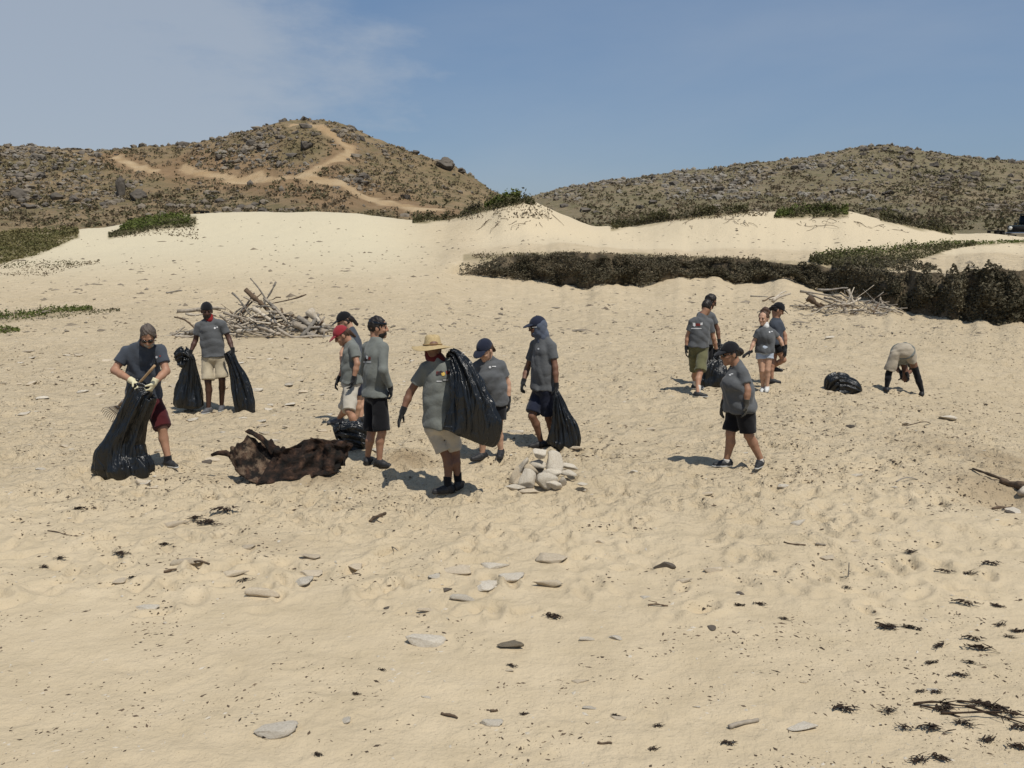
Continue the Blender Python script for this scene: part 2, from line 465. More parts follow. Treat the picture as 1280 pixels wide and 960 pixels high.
# leaf litter and low green under the plants
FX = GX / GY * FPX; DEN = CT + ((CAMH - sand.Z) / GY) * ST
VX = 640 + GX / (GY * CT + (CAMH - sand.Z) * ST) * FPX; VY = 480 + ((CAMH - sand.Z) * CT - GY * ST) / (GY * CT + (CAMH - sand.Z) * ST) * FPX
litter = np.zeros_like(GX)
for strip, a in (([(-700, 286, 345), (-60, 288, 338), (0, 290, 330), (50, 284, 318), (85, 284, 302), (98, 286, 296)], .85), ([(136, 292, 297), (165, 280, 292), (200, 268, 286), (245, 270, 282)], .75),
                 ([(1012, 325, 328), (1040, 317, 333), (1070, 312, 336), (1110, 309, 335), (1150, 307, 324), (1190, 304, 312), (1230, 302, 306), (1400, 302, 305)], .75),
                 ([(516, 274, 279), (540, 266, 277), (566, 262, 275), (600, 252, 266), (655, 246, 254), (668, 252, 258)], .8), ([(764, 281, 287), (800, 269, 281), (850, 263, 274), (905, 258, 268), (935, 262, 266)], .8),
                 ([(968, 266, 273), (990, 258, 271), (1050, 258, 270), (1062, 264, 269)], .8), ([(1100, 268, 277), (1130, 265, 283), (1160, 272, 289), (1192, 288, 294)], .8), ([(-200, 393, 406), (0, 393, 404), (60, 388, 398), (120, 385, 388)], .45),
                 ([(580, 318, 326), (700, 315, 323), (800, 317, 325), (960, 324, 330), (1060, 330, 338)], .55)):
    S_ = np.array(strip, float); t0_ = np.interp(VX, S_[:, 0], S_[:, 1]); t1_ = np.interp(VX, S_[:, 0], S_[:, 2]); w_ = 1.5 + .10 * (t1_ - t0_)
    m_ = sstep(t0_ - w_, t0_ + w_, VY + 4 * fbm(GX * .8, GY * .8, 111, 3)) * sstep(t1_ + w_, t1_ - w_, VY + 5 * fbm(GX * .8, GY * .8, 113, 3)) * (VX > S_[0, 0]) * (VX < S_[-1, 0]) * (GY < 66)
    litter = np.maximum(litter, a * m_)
sand.object("sand", sand_material(), {'litter': litter, 'tramp': tramp * (1 - .2 * sstep(20, 40, GY)), 'damp': damp, 'pale': pale, 'warm': warm})

# --- hills
def hill_fan(u0, u1, nc, Yarr, ctrl):
    uu = np.linspace(u0, u1, nc); pp = uu * FPX * 1.005 + 640
    xs, ys = ctrl(pp)
    return Fan(uu, Yarr, pchip_cols(xs, ys, Yarr))
T_L = np.array([[-900, 215], [-500, 205], [-250, 195], [-60, 184], [0, 183], [60, 182], [130, 191], [190, 187], [240, 184], [290, 173], [340, 161], [380, 153], [430, 155], [480, 177],
                [530, 194], [570, 207], [620, 237], [650, 247], [700, 262], [760, 280], [900, 300]], float)
T_L[:, 1] += 5 + 4 * np.exp(-((T_L[:, 0] - 400) / 70) ** 2)
YR_L, YR_R = 165.0, 245.0
def ctrl_l(pp):
    o = np.ones(len(pp)); r = smooth1(np.interp(pp, T_L[:, 0], T_L[:, 1]), 7)
    base = np.interp(pp, [-900, 0, 100, 300, 500, 620, 700, 900], [285, 283, 272, 262, 268, 275, 290, 305])
    y1 = np.minimum(base, r + 90); y1 = np.maximum(y1, r + 8)
    mid = r + (y1 - r) * np.interp(pp, [-900, 0, 130, 300, 400, 600], [.50, .52, .55, .62, .55, .5])
    xs = np.stack([64 * o, 98 * o, 130 * o, YR_L * o, 200 * o, 240 * o])
    ys = np.stack([0.8 * o, zpix(y1, 98), zpix(mid, 130), zpix(r, YR_L), zpix(r, YR_L) - 4, zpix(r, YR_L) - 12])
    return xs, ys
hl = hill_fan(-1.3, 0.24, 460, np.concatenate([np.linspace(64, 100, 50), np.linspace(100.8, 180, 170), np.linspace(183, 240, 12)]), ctrl_l)
hl.Z += (1.3 * fbm(hl.X * .06, hl.Y * .06, 41, 5, .55) + .35 * fbm(hl.X * .4, hl.Y * .4, 44, 3)) * sstep(90, 120, hl.Y)
T_R = np.array([[300, 275], [500, 266], [600, 254], [660, 247], [700, 234], [760, 224], [820, 214], [880, 207], [940, 202], [1000, 197], [1050, 190], [1100, 184],
                [1150, 189], [1200, 196], [1250, 205], [1280, 208], [1400, 216], [1700, 232], [2300, 262]], float)
T_R[:, 1] += 6
def ctrl_r(pp):
    o = np.ones(len(pp)); r = smooth1(np.interp(pp, T_R[:, 0], T_R[:, 1]), 5)
    y0 = np.maximum(np.interp(pp, [300, 640, 900, 1280, 2300], [292, 290, 288, 287, 295]), r + 4)
    y1 = np.maximum(np.interp(pp, [300, 640, 900, 1280, 2300], [283, 272, 262, 262, 275]), r + 3)
    mid = r + (y1 - r) * np.interp(pp, [300, 700, 900, 1280], [.5, .45, .38, .45])
    xs = np.stack([64 * o, 90 * o, 150 * o, 195 * o, YR_R * o, 300 * o])
    ys = np.stack([0.6 * o, zpix(y0, 90), zpix(y1, 150), zpix(mid, 195), zpix(r, YR_R), zpix(r, YR_R) - 8])
    return xs, ys
hr = hill_fan(-0.28, 1.35, 380, np.concatenate([np.linspace(64, 148, 50), np.linspace(150, 262, 150), np.linspace(266, 300, 8)]), ctrl_r)
hr.Z += (1.5 * fbm(hr.X * .045, hr.Y * .045, 51, 5, .55) + .4 * fbm(hr.X * .3, hr.Y * .3, 54, 3)) * sstep(130, 175, hr.Y)
hl.Z -= 2.5 * sstep(660, 820, hl.X / hl.Y * FPX + 640) * 6

def polymask(fan, lines):
    m = np.zeros_like(fan.Z)
    for pts, w in lines:
        q = [fan.hit(*p) for p in pts]; q = [a for a in q if a is not None]
        for a, b in zip(q[:-1], q[1:]):
            ax, ay = a[0], a[1]; dx, dy = b[0] - ax, b[1] - ay
            t = np.clip(((fan.X - ax) * dx + (fan.Y - ay) * dy) / (dx * dx + dy * dy + 1e-6), 0, 1)
            d = np.hypot(fan.X - ax - t * dx, (fan.Y - ay - t * dy) * .45)
            d = d + .7 * vnoise(fan.X * .5, fan.Y * .5, 61)
            m = np.maximum(m, sstep(w * 1.25, w * .45, d))
    return m
trail = polymask(hl, [
    ([(368, 157), (385, 156), (402, 158), (412, 166), (424, 174), (436, 184), (437, 192), (424, 199), (405, 206), (390, 214), (385, 221)], .85),
    ([(385, 221), (395, 227), (415, 231), (436, 236), (447, 243), (462, 250), (485, 256), (520, 262), (545, 262)], 1.35),
    ([(385, 221), (350, 224), (318, 224), (290, 227)], 1.2),
    ([(228, 211), (250, 217), (290, 222)], .8),
    ([(143, 197), (158, 203), (176, 209), (190, 213)], 1.0)])
green = np.clip(sstep(.05, .35, fbm(hl.X * .05, hl.Y * .08, 71, 3)) , 0, 1) * .7
p_g = hl.hit(365, 196)
green = np.maximum(green, 0.95 * np.exp(-(((hl.X - p_g[0]) / 4.2) ** 2 + ((hl.Y - p_g[1]) / 7) ** 2)))
dirt = polymask(hl, [([(225, 210), (260, 218), (300, 224), (385, 221), (440, 238), (480, 255), (540, 262)], 5.5), ([(385, 221), (400, 208), (430, 195), (430, 180)], 2.6), ([(140, 197), (195, 214)], 3.0), ([(300, 232), (420, 248)], 4.0)])
trail = np.maximum(trail, 0.12 * np.exp(-(((hl.X - hl.hit(300, 222)[0]) / 14) ** 2 + ((hl.Y - hl.hit(300, 222)[1]) / 9) ** 2)))

def hill_material(name, soil1, soil2, grn, rockc):
    # soil, grassy patches, stony patches, bare dirt, track
    m, N, L, b = _new(name)
    b.inputs['Roughness'].default_value = 0.95; b.inputs['Specular IOR Level'].default_value = 0.1
    tc = N.new("ShaderNodeTexCoord"); vec = tc.outputs['Object']
    def noise(sc, det=5, ro=.55):
        n = N.new("ShaderNodeTexNoise"); n.inputs['Scale'].default_value = sc; n.inputs['Detail'].default_value = det; n.inputs['Roughness'].default_value = ro
        L.new(vec, n.inputs['Vector']); return n.outputs['Fac']
    def ramp(fac, p0, c0, p1, c1):
        r = N.new("ShaderNodeValToRGB"); r.color_ramp.elements[0].position = p0; r.color_ramp.elements[1].position = p1
        r.color_ramp.elements[0].color = (*c0, 1); r.color_ramp.elements[1].color = (*c1, 1)
        L.new(fac, r.inputs['Fac']); return r.outputs['Color']
    def mix(fac, a, c):
        x = N.new("ShaderNodeMix"); x.data_type = 'RGBA'; L.new(fac, x.inputs[0])
        for s, q in ((6, a), (7, c)):
            if isinstance(q, tuple): x.inputs[s].default_value = (*q, 1)
            else: L.new(q, x.inputs[s])
        return x.outputs[2]
    c = ramp(noise(.09, 6, .6), .35, soil1, .65, soil2)
    c = mix(ramp(noise(.5, 6, .65), .47, (0, 0, 0), .62, (1, 1, 1)), c, grn)
    c = mix(ramp(noise(.9, 6, .7), .57, (0, 0, 0), .66, (.9, .9, .9)), c, rockc)
    ag = N.new("ShaderNodeAttribute"); ag.attribute_name = 'green'
    c = mix(ag.outputs['Fac'], c, grn)
    ad = N.new("ShaderNodeAttribute"); ad.attribute_name = 'dirt'
    c = mix(ad.outputs['Fac'], c, ramp(noise(.35, 6, .65), .35, (.185, .115, .062), .65, (.27, .18, .105)))
    at_ = N.new("ShaderNodeAttribute"); at_.attribute_name = 'trail'
    c = mix(at_.outputs['Fac'], c, ramp(noise(.25, 4), .35, (.34, .235, .13), .65, (.41, .31, .19)))
    L.new(c, b.inputs['Base Color'])
    bp = N.new("ShaderNodeBump"); bp.inputs['Strength'].default_value = .8; bp.inputs['Distance'].default_value = .5
    L.new(noise(1.2, 7, .7), bp.inputs['Height']); L.new(bp.outputs['Normal'], b.inputs['Normal'])
    return m
hm_l = hill_material("dry_hill_soil", (.195, .140, .080), (.250, .185, .108), (.135, .112, .058), (.175, .150, .118))
hm_r = hill_material("dry_far_hill_soil", (.175, .140, .088), (.225, .180, .115), (.140, .125, .070), (.170, .152, .122))
hl.object("hill", hm_l, {'trail': trail, 'green': green, 'dirt': dirt * .75})
hr.object("far_hill", hm_r, {'trail': np.zeros_like(hr.Z), 'dirt': np.zeros_like(hr.Z), 'green': np.clip(fbm(hr.X * .03, hr.Y * .05, 81, 3) * 1.5, 0, .6)})

# flat land out to the horizon, under everything else
ang = np.linspace(0, 2 * math.pi, 97)[:-1]
vv = [(0, 0, -1.6)] + [(r * math.cos(a), r * math.sin(a), -1.6) for r in (400, 4000) for a in ang]
ff = [(0, 1 + k, 1 + (k + 1) % 96) for k in range(96)]
me = mesh_from("ground", np.array(vv), ff + [(1 + k, 97 + k, 97 + (k + 1) % 96, 1 + (k + 1) % 96) for k in range(96)])
tag(link("ground", me, mat("plain_soil", (.20, .155, .095), (.15, .125, .075), scale=.05)), kind='structure')
# ------------------------------------------------------------------ rounded solids: smooth-union distance fields -> surface nets
class SDF:
    def __init__(s, lo, hi, h, sc=1.0):
        s.sc = sc; s.h = h; s.lo = np.asarray(lo, float) - 2 * h
        s.n = np.ceil((np.asarray(hi, float) + 2 * h - s.lo) / h).astype(int) + 1
        s.d = np.full(s.n, 1.0, np.float32)
        s.ax = [s.lo[i] + h * np.arange(s.n[i]) for i in range(3)]
    def _sub(s, lo, hi):
        a = np.clip(np.floor((np.asarray(lo) - s.lo) / s.h).astype(int), 0, s.n); b = np.clip(np.ceil((np.asarray(hi) - s.lo) / s.h).astype(int) + 1, 0, s.n)
        sl = tuple(slice(a[i], b[i]) for i in range(3))
        x = s.ax[0][sl[0]][:, None, None].astype(np.float32); y = s.ax[1][sl[1]][None, :, None].astype(np.float32); z = s.ax[2][sl[2]][None, None, :].astype(np.float32)
        return sl, x, y, z
    def _put(s, sl, nd, k, sub=False):
        od = s.d[sl]
        if od.size == 0: return
        if sub:
            nd = -nd
            if k > 0:
                hh = np.maximum(k - np.abs(od - nd), 0) / k; s.d[sl] = np.maximum(od, nd) + hh * hh * k * .25
            else: s.d[sl] = np.maximum(od, nd)
        elif k > 0:
            hh = np.maximum(k - np.abs(od - nd), 0) / k; s.d[sl] = np.minimum(od, nd) - hh * hh * k * .25
        else: s.d[sl] = np.minimum(od, nd)
    def cone(s, a, b, ra, rb, k=.02, cut=None, sub=False, flat=None):
        """tapered capsule; cut = list of (point, normal) planes that trim this piece only; flat=(axis, factor) squashes"""
        ra *= s.sc; rb *= s.sc
        a = np.asarray(a, float); b = np.asarray(b, float); r = max(ra, rb); pad = k + 3 * s.h + r
        sl, x, y, z = s._sub(np.minimum(a, b) - pad, np.maximum(a, b) + pad)
        ab = b - a; L2 = float(ab @ ab) + 1e-12
        px, py, pz = x - a[0], y - a[1], z - a[2]
        t = np.clip((px * ab[0] + py * ab[1] + pz * ab[2]) / L2, 0, 1)
        qx, qy, qz = px - t * ab[0], py - t * ab[1], pz - t * ab[2]
        if flat is not None:
            n, fac = flat; dn = qx * n[0] + qy * n[1] + qz * n[2]; e = (fac - 1)
            qx, qy, qz = qx + dn * n[0] * e, qy + dn * n[1] * e, qz + dn * n[2] * e
        nd = np.sqrt(qx * qx + qy * qy + qz * qz) - (ra + (rb - ra) * t)
        for (p, n) in (cut or []):
            n = nrm(n); nd = np.maximum(nd, (x - p[0]) * n[0] + (y - p[1]) * n[1] + (z - p[2]) * n[2])
        s._put(sl, nd.astype(np.float32), k, sub)
    def ell(s, c, r, R=None, k=.02, cut=None, sub=False):
        """ellipsoid, R columns = its axes"""
        r = tuple(q * s.sc for q in r)
        c = np.asarray(c, float); R = np.eye(3) if R is None else np.asarray(R, float); pad = k + 3 * s.h + max(r)
        sl, x, y, z = s._sub(c - pad, c + pad)
        px, py, pz = x - c[0], y - c[1], z - c[2]
        q = [(px * R[0, i] + py * R[1, i] + pz * R[2, i]) for i in range(3)]
        k0 = np.sqrt(sum((q[i] / r[i]) ** 2 for i in range(3))); k1 = np.sqrt(sum((q[i] / r[i] ** 2) ** 2 for i in range(3))) + 1e-6
        nd = k0 * (k0 - 1) / k1
        for (p, n) in (cut or []):
            n = nrm(n); nd = np.maximum(nd, (x - p[0]) * n[0] + (y - p[1]) * n[1] + (z - p[2]) * n[2])
        s._put(sl, nd.astype(np.float32), k, sub)
    def cut(s, p, n):
        n = nrm(n); x, y, z = s.ax[0][:, None, None], s.ax[1][None, :, None], s.ax[2][None, None, :]
        s.d = np.maximum(s.d, ((x - p[0]) * n[0] + (y - p[1]) * n[1] + (z - p[2]) * n[2]).astype(np.float32))
    def wrinkle(s, amp, seed=0, freq=26.0, tilt=(0.3, 0.2, 1.0)):
        r = np.random.default_rng(seed); x, y, z = s.ax[0][:, None, None], s.ax[1][None, :, None], s.ax[2][None, None, :]
        w = 0
        for i in range(4):
            d = nrm(np.array(tilt) + r.normal(0, .55, 3)); f = freq * r.uniform(.6, 1.5); ph = r.uniform(0, 6.3); d2 = r.normal(0, 1, 3) * 7
            a_ = f * (x * d[0] + y * d[1] + z * d[2]) + ph + 1.6 * np.sin(x * d2[0] + y * d2[1] + z * d2[2] + ph * 2)
            w = w + (np.sin(a_) if i < 2 else 1.5 * (.64 - np.abs(np.sin(a_ * .8))))
        s.d = s.d + (amp * .5 * w).astype(np.float32)
    def nets(s):
        d = s.d; ins = d < 0
        nx, ny, nz = d.shape
        cnt = np.zeros((nx - 1, ny - 1, nz - 1), np.int8)
        C = [(i, j, k) for i in (0, 1) for j in (0, 1) for k in (0, 1)]
        for (i, j, k) in C: cnt += ins[i:nx - 1 + i, j:ny - 1 + j, k:nz - 1 + k]
        cells = np.argwhere((cnt > 0) & (cnt < 8))
        if len(cells) == 0: return np.zeros((0, 3)), np.zeros((0, 4), int)
        idx = np.full(cnt.shape, -1, np.int64); idx[cells[:, 0], cells[:, 1], cells[:, 2]] = np.arange(len(cells))
        acc = np.zeros((len(cells), 3)); w = np.zeros(len(cells))
        val = {c: d[cells[:, 0] + c[0], cells[:, 1] + c[1], cells[:, 2] + c[2]] for c in C}
        for c in C:
            for axn in range(3):
                if c[axn] == 0:
                    e = list(c); e[axn] = 1; e = tuple(e)
                    a, b = val[c], val[e]; m = (a < 0) != (b < 0)
                    t = np.where(m, a / np.where(m, a - b, 1), 0)
                    p = np.zeros((len(cells), 3)); p[:] = c; p[:, axn] = t
                    acc[m] += p[m]; w[m] += 1
        v = s.lo + (cells + acc / w[:, None]) * s.h
        F = []
        for axn in range(3):
            o = [i for i in range(3) if i != axn]
            sl0 = [slice(1, n - 1) for n in d.shape]; sl1 = list(sl0)
            sl0[axn] = slice(0, d.shape[axn] - 1); sl1[axn] = slice(1, d.shape[axn])
            A = ins[tuple(sl0)]; B = ins[tuple(sl1)]
            e = np.argwhere(A != B); fl = A[e[:, 0], e[:, 1], e[:, 2]]
            off = np.array([1, 1, 1]); off[axn] = 0; e = e + off
            q = []
            for (p, r) in ((-1, -1), (0, -1), (0, 0), (-1, 0)):
                ee = e.copy(); ee[:, o[0]] += p; ee[:, o[1]] += r
                q.append(idx[ee[:, 0], ee[:, 1], ee[:, 2]])
            q = np.stack(q, 1)
            if axn == 1: fl = ~fl
            q[~fl] = q[~fl][:, ::-1]
            F.append(q)
        return v, np.concatenate(F)
    def build(s, name, m, parent, base):
        v, f = s.nets()
        return link(name, mesh_from(name, v - np.asarray(base), f), m, parent)

# ------------------------------------------------------------------ people
def frame(yaw, pitch, roll=0.0):
    """yaw 0 = towards the camera (-Y), 90 = +X; pitch > 0 looks down. columns: side, forward, up"""
    a = math.radians(yaw); p = math.radians(pitch)
    f0 = V(math.sin(a), -math.cos(a), 0); side = V(math.cos(a), math.sin(a), 0)      # side = image right when facing away is -
    f = f0 * math.cos(p) - V(0, 0, 1) * math.sin(p); u = V(0, 0, 1) * math.cos(p) + f0 * math.sin(p)
    if roll:
        r = math.radians(roll); side, u = side * math.cos(r) + u * math.sin(r), u * math.cos(r) - side * math.sin(r)
    return np.stack([side, f, u], 1)
def skin(name, c): return mat("skin_" + name, c, tuple(x * .82 for x in c), rough=.55, scale=14, spec=.35, bump=.15, bscale=90, bdist=.002)
SK = {'fair': skin('fair', (.50, .30, .20)), 'tan': skin('tan', (.37, .20, .125)), 'olive': skin('olive', (.31, .165, .10)), 'brown': skin('brown', (.17, .085, .052)), 'dark': skin('dark', (.075, .036, .024))}
def cloth(name, c, k=.78): return mat("cloth_" + name, c, tuple(x * k for x in c), rough=.92, scale=7, detail=6, spec=.12, bump=.5, bscale=16, bdist=.018, sheen=.15)
TEE = cloth('heather_grey', (.098, .102, .106)); TEE2 = cloth('light_heather', (.165, .175, .160)); TEE3 = cloth('navy_grey', (.055, .064, .080))
KHAKI = cloth('khaki', (.42, .36, .255)); BEIGE = cloth('beige', (.44, .40, .33)); BLACKC = cloth('black', (.009, .009, .011)); NAVY = cloth('navy', (.018, .022, .040))
MAROON = cloth('maroon', (.060, .010, .012)); OLIVE = cloth('olive', (.130, .125, .065)); REDC = cloth('red', (.22, .016, .016)); REDCAP = cloth('red_cap', (.27, .030, .038))
DARKRED = cloth('dark_red', (.10, .015, .017)); DENIM = cloth('pale_denim', (.42, .47, .54)); WHITEC = cloth('white', (.62, .62, .60)); BUFF = cloth('blue_grey_scarf', (.085, .10, .135))
TAUPE = cloth('taupe', (.40, .345, .265)); CREAM = cloth('cream_glove', (.62, .57, .38)); GLOVE = cloth('black_glove', (.012, .012, .013)); YGLOVE = cloth('glove_with_pale_fingers', (.05, .045, .035))
SHOE_D = mat("shoe_dark", (.014, .014, .015), (.03, .03, .032), rough=.6, scale=40); SHOE_W = mat("shoe_white", (.60, .60, .58), (.48, .48, .46), rough=.6, scale=30)
SOLE_D = mat("sole_dark", (.03, .028, .026), rough=.8); SOLE_W = mat("sole_white", (.6, .6, .57), rough=.8); SOCK_W = cloth('sock_white', (.55, .52, .47)); SHOE_G = mat("shoe_grey", (.07, .07, .075), (.11, .11, .115), rough=.7, scale=40)
HAIR_D = mat("hair_dark", (.010, .008, .007), (.028, .021, .017), rough=.5, scale=60, stretch=(1, 1, .2), bump=.6, bscale=140, bdist=.004)
HAIR_B = mat("hair_brown", (.045, .024, .015), (.085, .048, .028), rough=.5, scale=60, stretch=(1, 1, .2), bump=.6, bscale=140, bdist=.004)
HAIR_G = mat("hair_grey", (.065, .05, .04), (.11, .09, .075), rough=.6, scale=60, bump=.6, bscale=140, bdist=.004)
BEARD_W = mat("beard_grey", (.35, .32, .28), (.22, .19, .16), rough=.8, scale=60, bump=.6, bscale=140, bdist=.004)
LENS = mat("dark_lens", (.004, .004, .005), rough=.12, spec=.6); FRAME_W = mat("pale_frame", (.55, .55, .52), rough=.4)
EYE = mat("eye_dark", (.02, .014, .01), rough=.2, spec=.5)
STRAW = mat("straw", (.46, .355, .19), (.35, .26, .13), rough=.85, scale=60, bump=.7, bscale=110, bdist=.004, stretch=(1, 1, 3))
PRINT_W = mat("print_white", (.62, .62, .62), rough=.9); PRINT_R = mat("print_red", (.16, .03, .025), rough=.9); PRINT_Y = mat("print_yellow", (.62, .42, .10), rough=.9); PRINT_D = mat("print_dark", (.035, .025, .028), rough=.9)

HS = 1.11
HB, HF = .0115, .0055     # voxel sizes: body and clothes, head and hands
def seg(a, b, t): return a + (b - a) * t

def person(label, J, feet, skin_m, tee=TEE, shorts=BLACKC, yaw=0, hyaw=0, hpitch=0, hroll=0, girth=1.0, bust=0.0, hem=.02, sleeve=.62, long_sleeve=False,
           short_len=.95, short_r=.098, shoe=SHOE_D, sole=SOLE_D, sock=None, glove=(GLOVE, GLOVE), curl=(.35, .35), hair=None, hair_kind='short', cap=None, cap_back=False,
           bandana=None, bandana_kind='neck', shades=None, beard=None, wide=1.0, prints=(), leg_r=1.0, arm_r=1.0, legging=None, shade_frame=None, shin_off=(0, 0), lift=(0, 0), hand_dir=(None, None), seed=0, hat=None, band=None, fwd=None, puff=0.0):
    cs = [ground(f[0], f[1]) + V(0, 0, lift[i]) for i, f in enumerate(feet)]
    base = (cs[0] + cs[1]) / 2; base = V(base[0], base[1], min(cs[0][2] - lift[0], cs[1][2] - lift[1])); Y0 = base[1]
    P = {k: at(v[0], v[1], Y0 + (v[2] if len(v) > 2 else 0)) for k, v in J.items()}
    root = empty("person", base, label, "person")
    # feet
    fd = [V(math.sin(math.radians(f[2])), -math.cos(math.radians(f[2])), 0) for f in feet]
    ank = [c + V(0, 0, .085) for c in cs]
    pv = P['pv']; sl, sr = P['sl'], P['sr']
    nb = (sl + sr) / 2; u0 = nrm(nb - pv)
    sl, sr = seg(sl, nb, .14) - u0 * .030, seg(sr, nb, .14) - u0 * .030
    up = nrm(nb - pv); fw = frame(yaw, 0)[:, 1] if fwd is None else nrm(V(*fwd)); fw = nrm(fw - up * (fw @ up)); side = np.cross(fw, up)
    if (sr - sl) @ side < 0: side = -side
    R = np.stack([side, fw, up], 1)
    nb = nb + up * .035
    hipw = .088 * wide
    hips = [P.get('hl', pv - side * hipw - up * .02), P.get('hr', pv + side * hipw - up * .02)]
    knees = []
    for i, kk in enumerate(('kl', 'kr')):
        q = J[kk]; kY = (hips[i][1] + ank[i][1]) / 2 + (q[2] if len(q) > 2 else 0); knees.append(at(q[0], q[1], kY))
    el = [P['el'], P['er']]; wr = [P['wl'], P['wr']]; sh = [sl, sr]
    hd = P['hd']; HR = frame(hyaw, hpitch, hroll)
    tl = np.linalg.norm(nb - pv)
    # ---- body
    allp = np.array([pv, nb, hd, *hips, *knees, *ank, *el, *wr, *sh])
    S = SDF(allp.min(0) - .22 * max(1, girth), allp.max(0) + .22 * max(1, girth), HB)
    g = girth
    def torso(F, e, kk=.05, low=True, el_=0.0):
        cw = np.linalg.norm(sr - sl) / 2
        F.ell(seg(pv, nb, .70), (max(.135, cw * .86) + e, .108 * (.6 + .4 * g) + e, tl * .33 + e), R, kk)
        F.ell(seg(pv, nb, .36) + fw * .035 * (g - .9), (.138 * g * wide + e, .105 * g + e, tl * .30 + e), R, kk)
        if low: F.ell(pv - up * .0 + fw * .01 * (g - 1), (.150 * (.5 + .5 * g) * wide + e + el_, .108 * (.5 + .5 * g) + e + el_, .125 + e), R, kk)
        for q in sh: F.cone(seg(nb, q, .22) - up * .030, q - up * .004, .060 + e, .047 * arm_r + e * .8, .035)
        if bust: F.ell(seg(pv, nb, .62) + fw * .085 * g, (.125 * g + e, .075 * bust + e, .075 * bust + e), R, .05)
        for q in sh: F.cone(seg(nb, hd, .18), seg(nb, q, .62) + up * .008, .046 + e * .6, .044 + e * .6, .035)
        F.cone(seg(nb, hd, .02) - up * .03, seg(nb, hd, .25), .062 + e, .055 + e, .03)
    torso(S, -.014)
    hb = hd - HR[:, 2] * .045 - HR[:, 1] * .03
    S.cone(nb - up * .02, hb, .056, .052, .03)
    for i in range(2):
        S.cone(sh[i], el[i], .050 * arm_r, .039 * arm_r, .02); S.cone(el[i], seg(el[i], wr[i], .35), .040 * arm_r, .040 * arm_r, .02); S.cone(seg(el[i], wr[i], .35), wr[i], .040 * arm_r, .027 * arm_r, .02)
        S.cone(hips[i], knees[i], .083 * leg_r, .053 * leg_r, .03)
        dn = nrm(ank[i] - knees[i]); bk = -fd[i]; bk = bk - dn * (bk @ dn)
        calf = seg(knees[i], ank[i], .33) + bk * .018
        S.cone(knees[i], calf, .052 * leg_r, .054 * leg_r, .02); S.cone(calf, ank[i] + V(0, 0, .01), .053 * leg_r, .034 * leg_r, .02)
        S.cone(ank[i] - V(0, 0, .03), ank[i] + fd[i] * .10 - V(0, 0, .052), .034, .027, .02)
    v0, f0 = S.nets()
    Hs = SDF(hd - .19, hd + .19, HF, HS)
    h = lambda a, b_, c: hd + HR @ V(a, b_, c) * HS
    Hs.ell(h(0, -.008, .025), (.075, .096, .098), HR, .02)
    Hs.ell(h(0, .028, -.045), (.056, .062, .070), HR, .03)
    Hs.cone(h(0, .068, -.092), h(0, .074, -.088), .022, .020, .025)
    Hs.cone(h(-.03, .080, .030), h(.03, .080, .030), .012, .012, .012)
    for sx in (-1, 1):
        Hs.ell(h(sx * .031, .094, .008), (.017, .014, .011), HR, .008, sub=True)
        Hs.ell(h(sx * .076, -.005, -.006), (.009, .021, .031), HR, .006)
        Hs.ell(h(sx * .036, .068, -.022), (.020, .018, .018), HR, .015)
    Hs.cone(h(0, .090, .018), h(0, .106, -.020), .009, .014, .008); Hs.cone(h(-.012, .094, -.026), h(.012, .094, -.026), .009, .009, .006)
    Hs.cone(h(-.020, .090, -.056), h(.020, .090, -.056), .004, .004, .004, sub=True)
    Hs.cone(h(-.014, .084, -.047), h(.014, .084, -.047), .008, .008, .006); Hs.cone(h(-.012, .082, -.064), h(.012, .082, -.064), .009, .009, .006)
    Hs.cone(h(0, -.03, -.05), seg(h(0, -.03, -.05), nb, .75), .054, .054, .025)
    v1, f1 = Hs.nets()
    body = link("body", mesh_from("body", np.concatenate([v0, v1]) - base, np.concatenate([f0, f1 + len(v0)])), skin_m, root)
    for sx in (-1, 1):
        if shades is None:
            E = SDF(h(sx * .031, .084, .009) - .03, h(sx * .031, .084, .009) + .03, .004, HS); E.ell(h(sx * .031, .081, .008), (.013, .011, .009), HR, 0); E.build("eye", EYE, root, base)
    # ---- t-shirt
    T = SDF(allp.min(0) - .25 * max(1, girth), allp.max(0) + .25 * max(1, girth), HB)
    torso(T, .019, .06, el_=.034)
    wl_ = .150 * (.35 + .65 * g) * wide + .028
    T.cone(pv - up * .10 + fw * .03 * (g - 1), seg(pv, nb, .42) + fw * .03 * (g - 1), wl_, wl_ * .96, .06, flat=(fw, 1.30))
    T.cone(seg(pv, nb, .42), seg(pv, nb, .74), wl_ * .96, max(.15, np.linalg.norm(sr - sl) * .40), .06, flat=(fw, 1.32))
    T.cut(pv - up * hem, -up + fw * .05)
    T.wrinkle(.0105, seed, 27, tuple(up * .55 + side * .9))
    for i in range(2):
        if long_sleeve:
            T.cone(sh[i], el[i], .064 * arm_r, .054 * arm_r, .03); e2 = seg(el[i], wr[i], .93); T.cone(el[i], wr[i], .056 * arm_r, .040 * arm_r, .03, cut=[(e2, wr[i] - el[i])])
        else:
            e2 = seg(sh[i], el[i], sleeve); T.cone(sh[i], seg(sh[i], el[i], sleeve + .25), .062 * arm_r, .072 * arm_r, .03, cut=[(e2, el[i] - sh[i])])
    T.cone(seg(nb, hd, .34) + fw * .012, hd + fw * .02, .060, .15, .006, sub=True)
    ts = T.build("t_shirt", tee, root, base)
    # ---- shorts
    B = SDF(np.minimum(allp.min(0), pv - .3) - .2, allp.max(0) + .2, HB)
    B.ell(pv + up * .02, (.158 * (.5 + .5 * g) * wide + .020 + puff, .118 * (.5 + .5 * g) + .022 + puff, .14 + puff), R, .04)
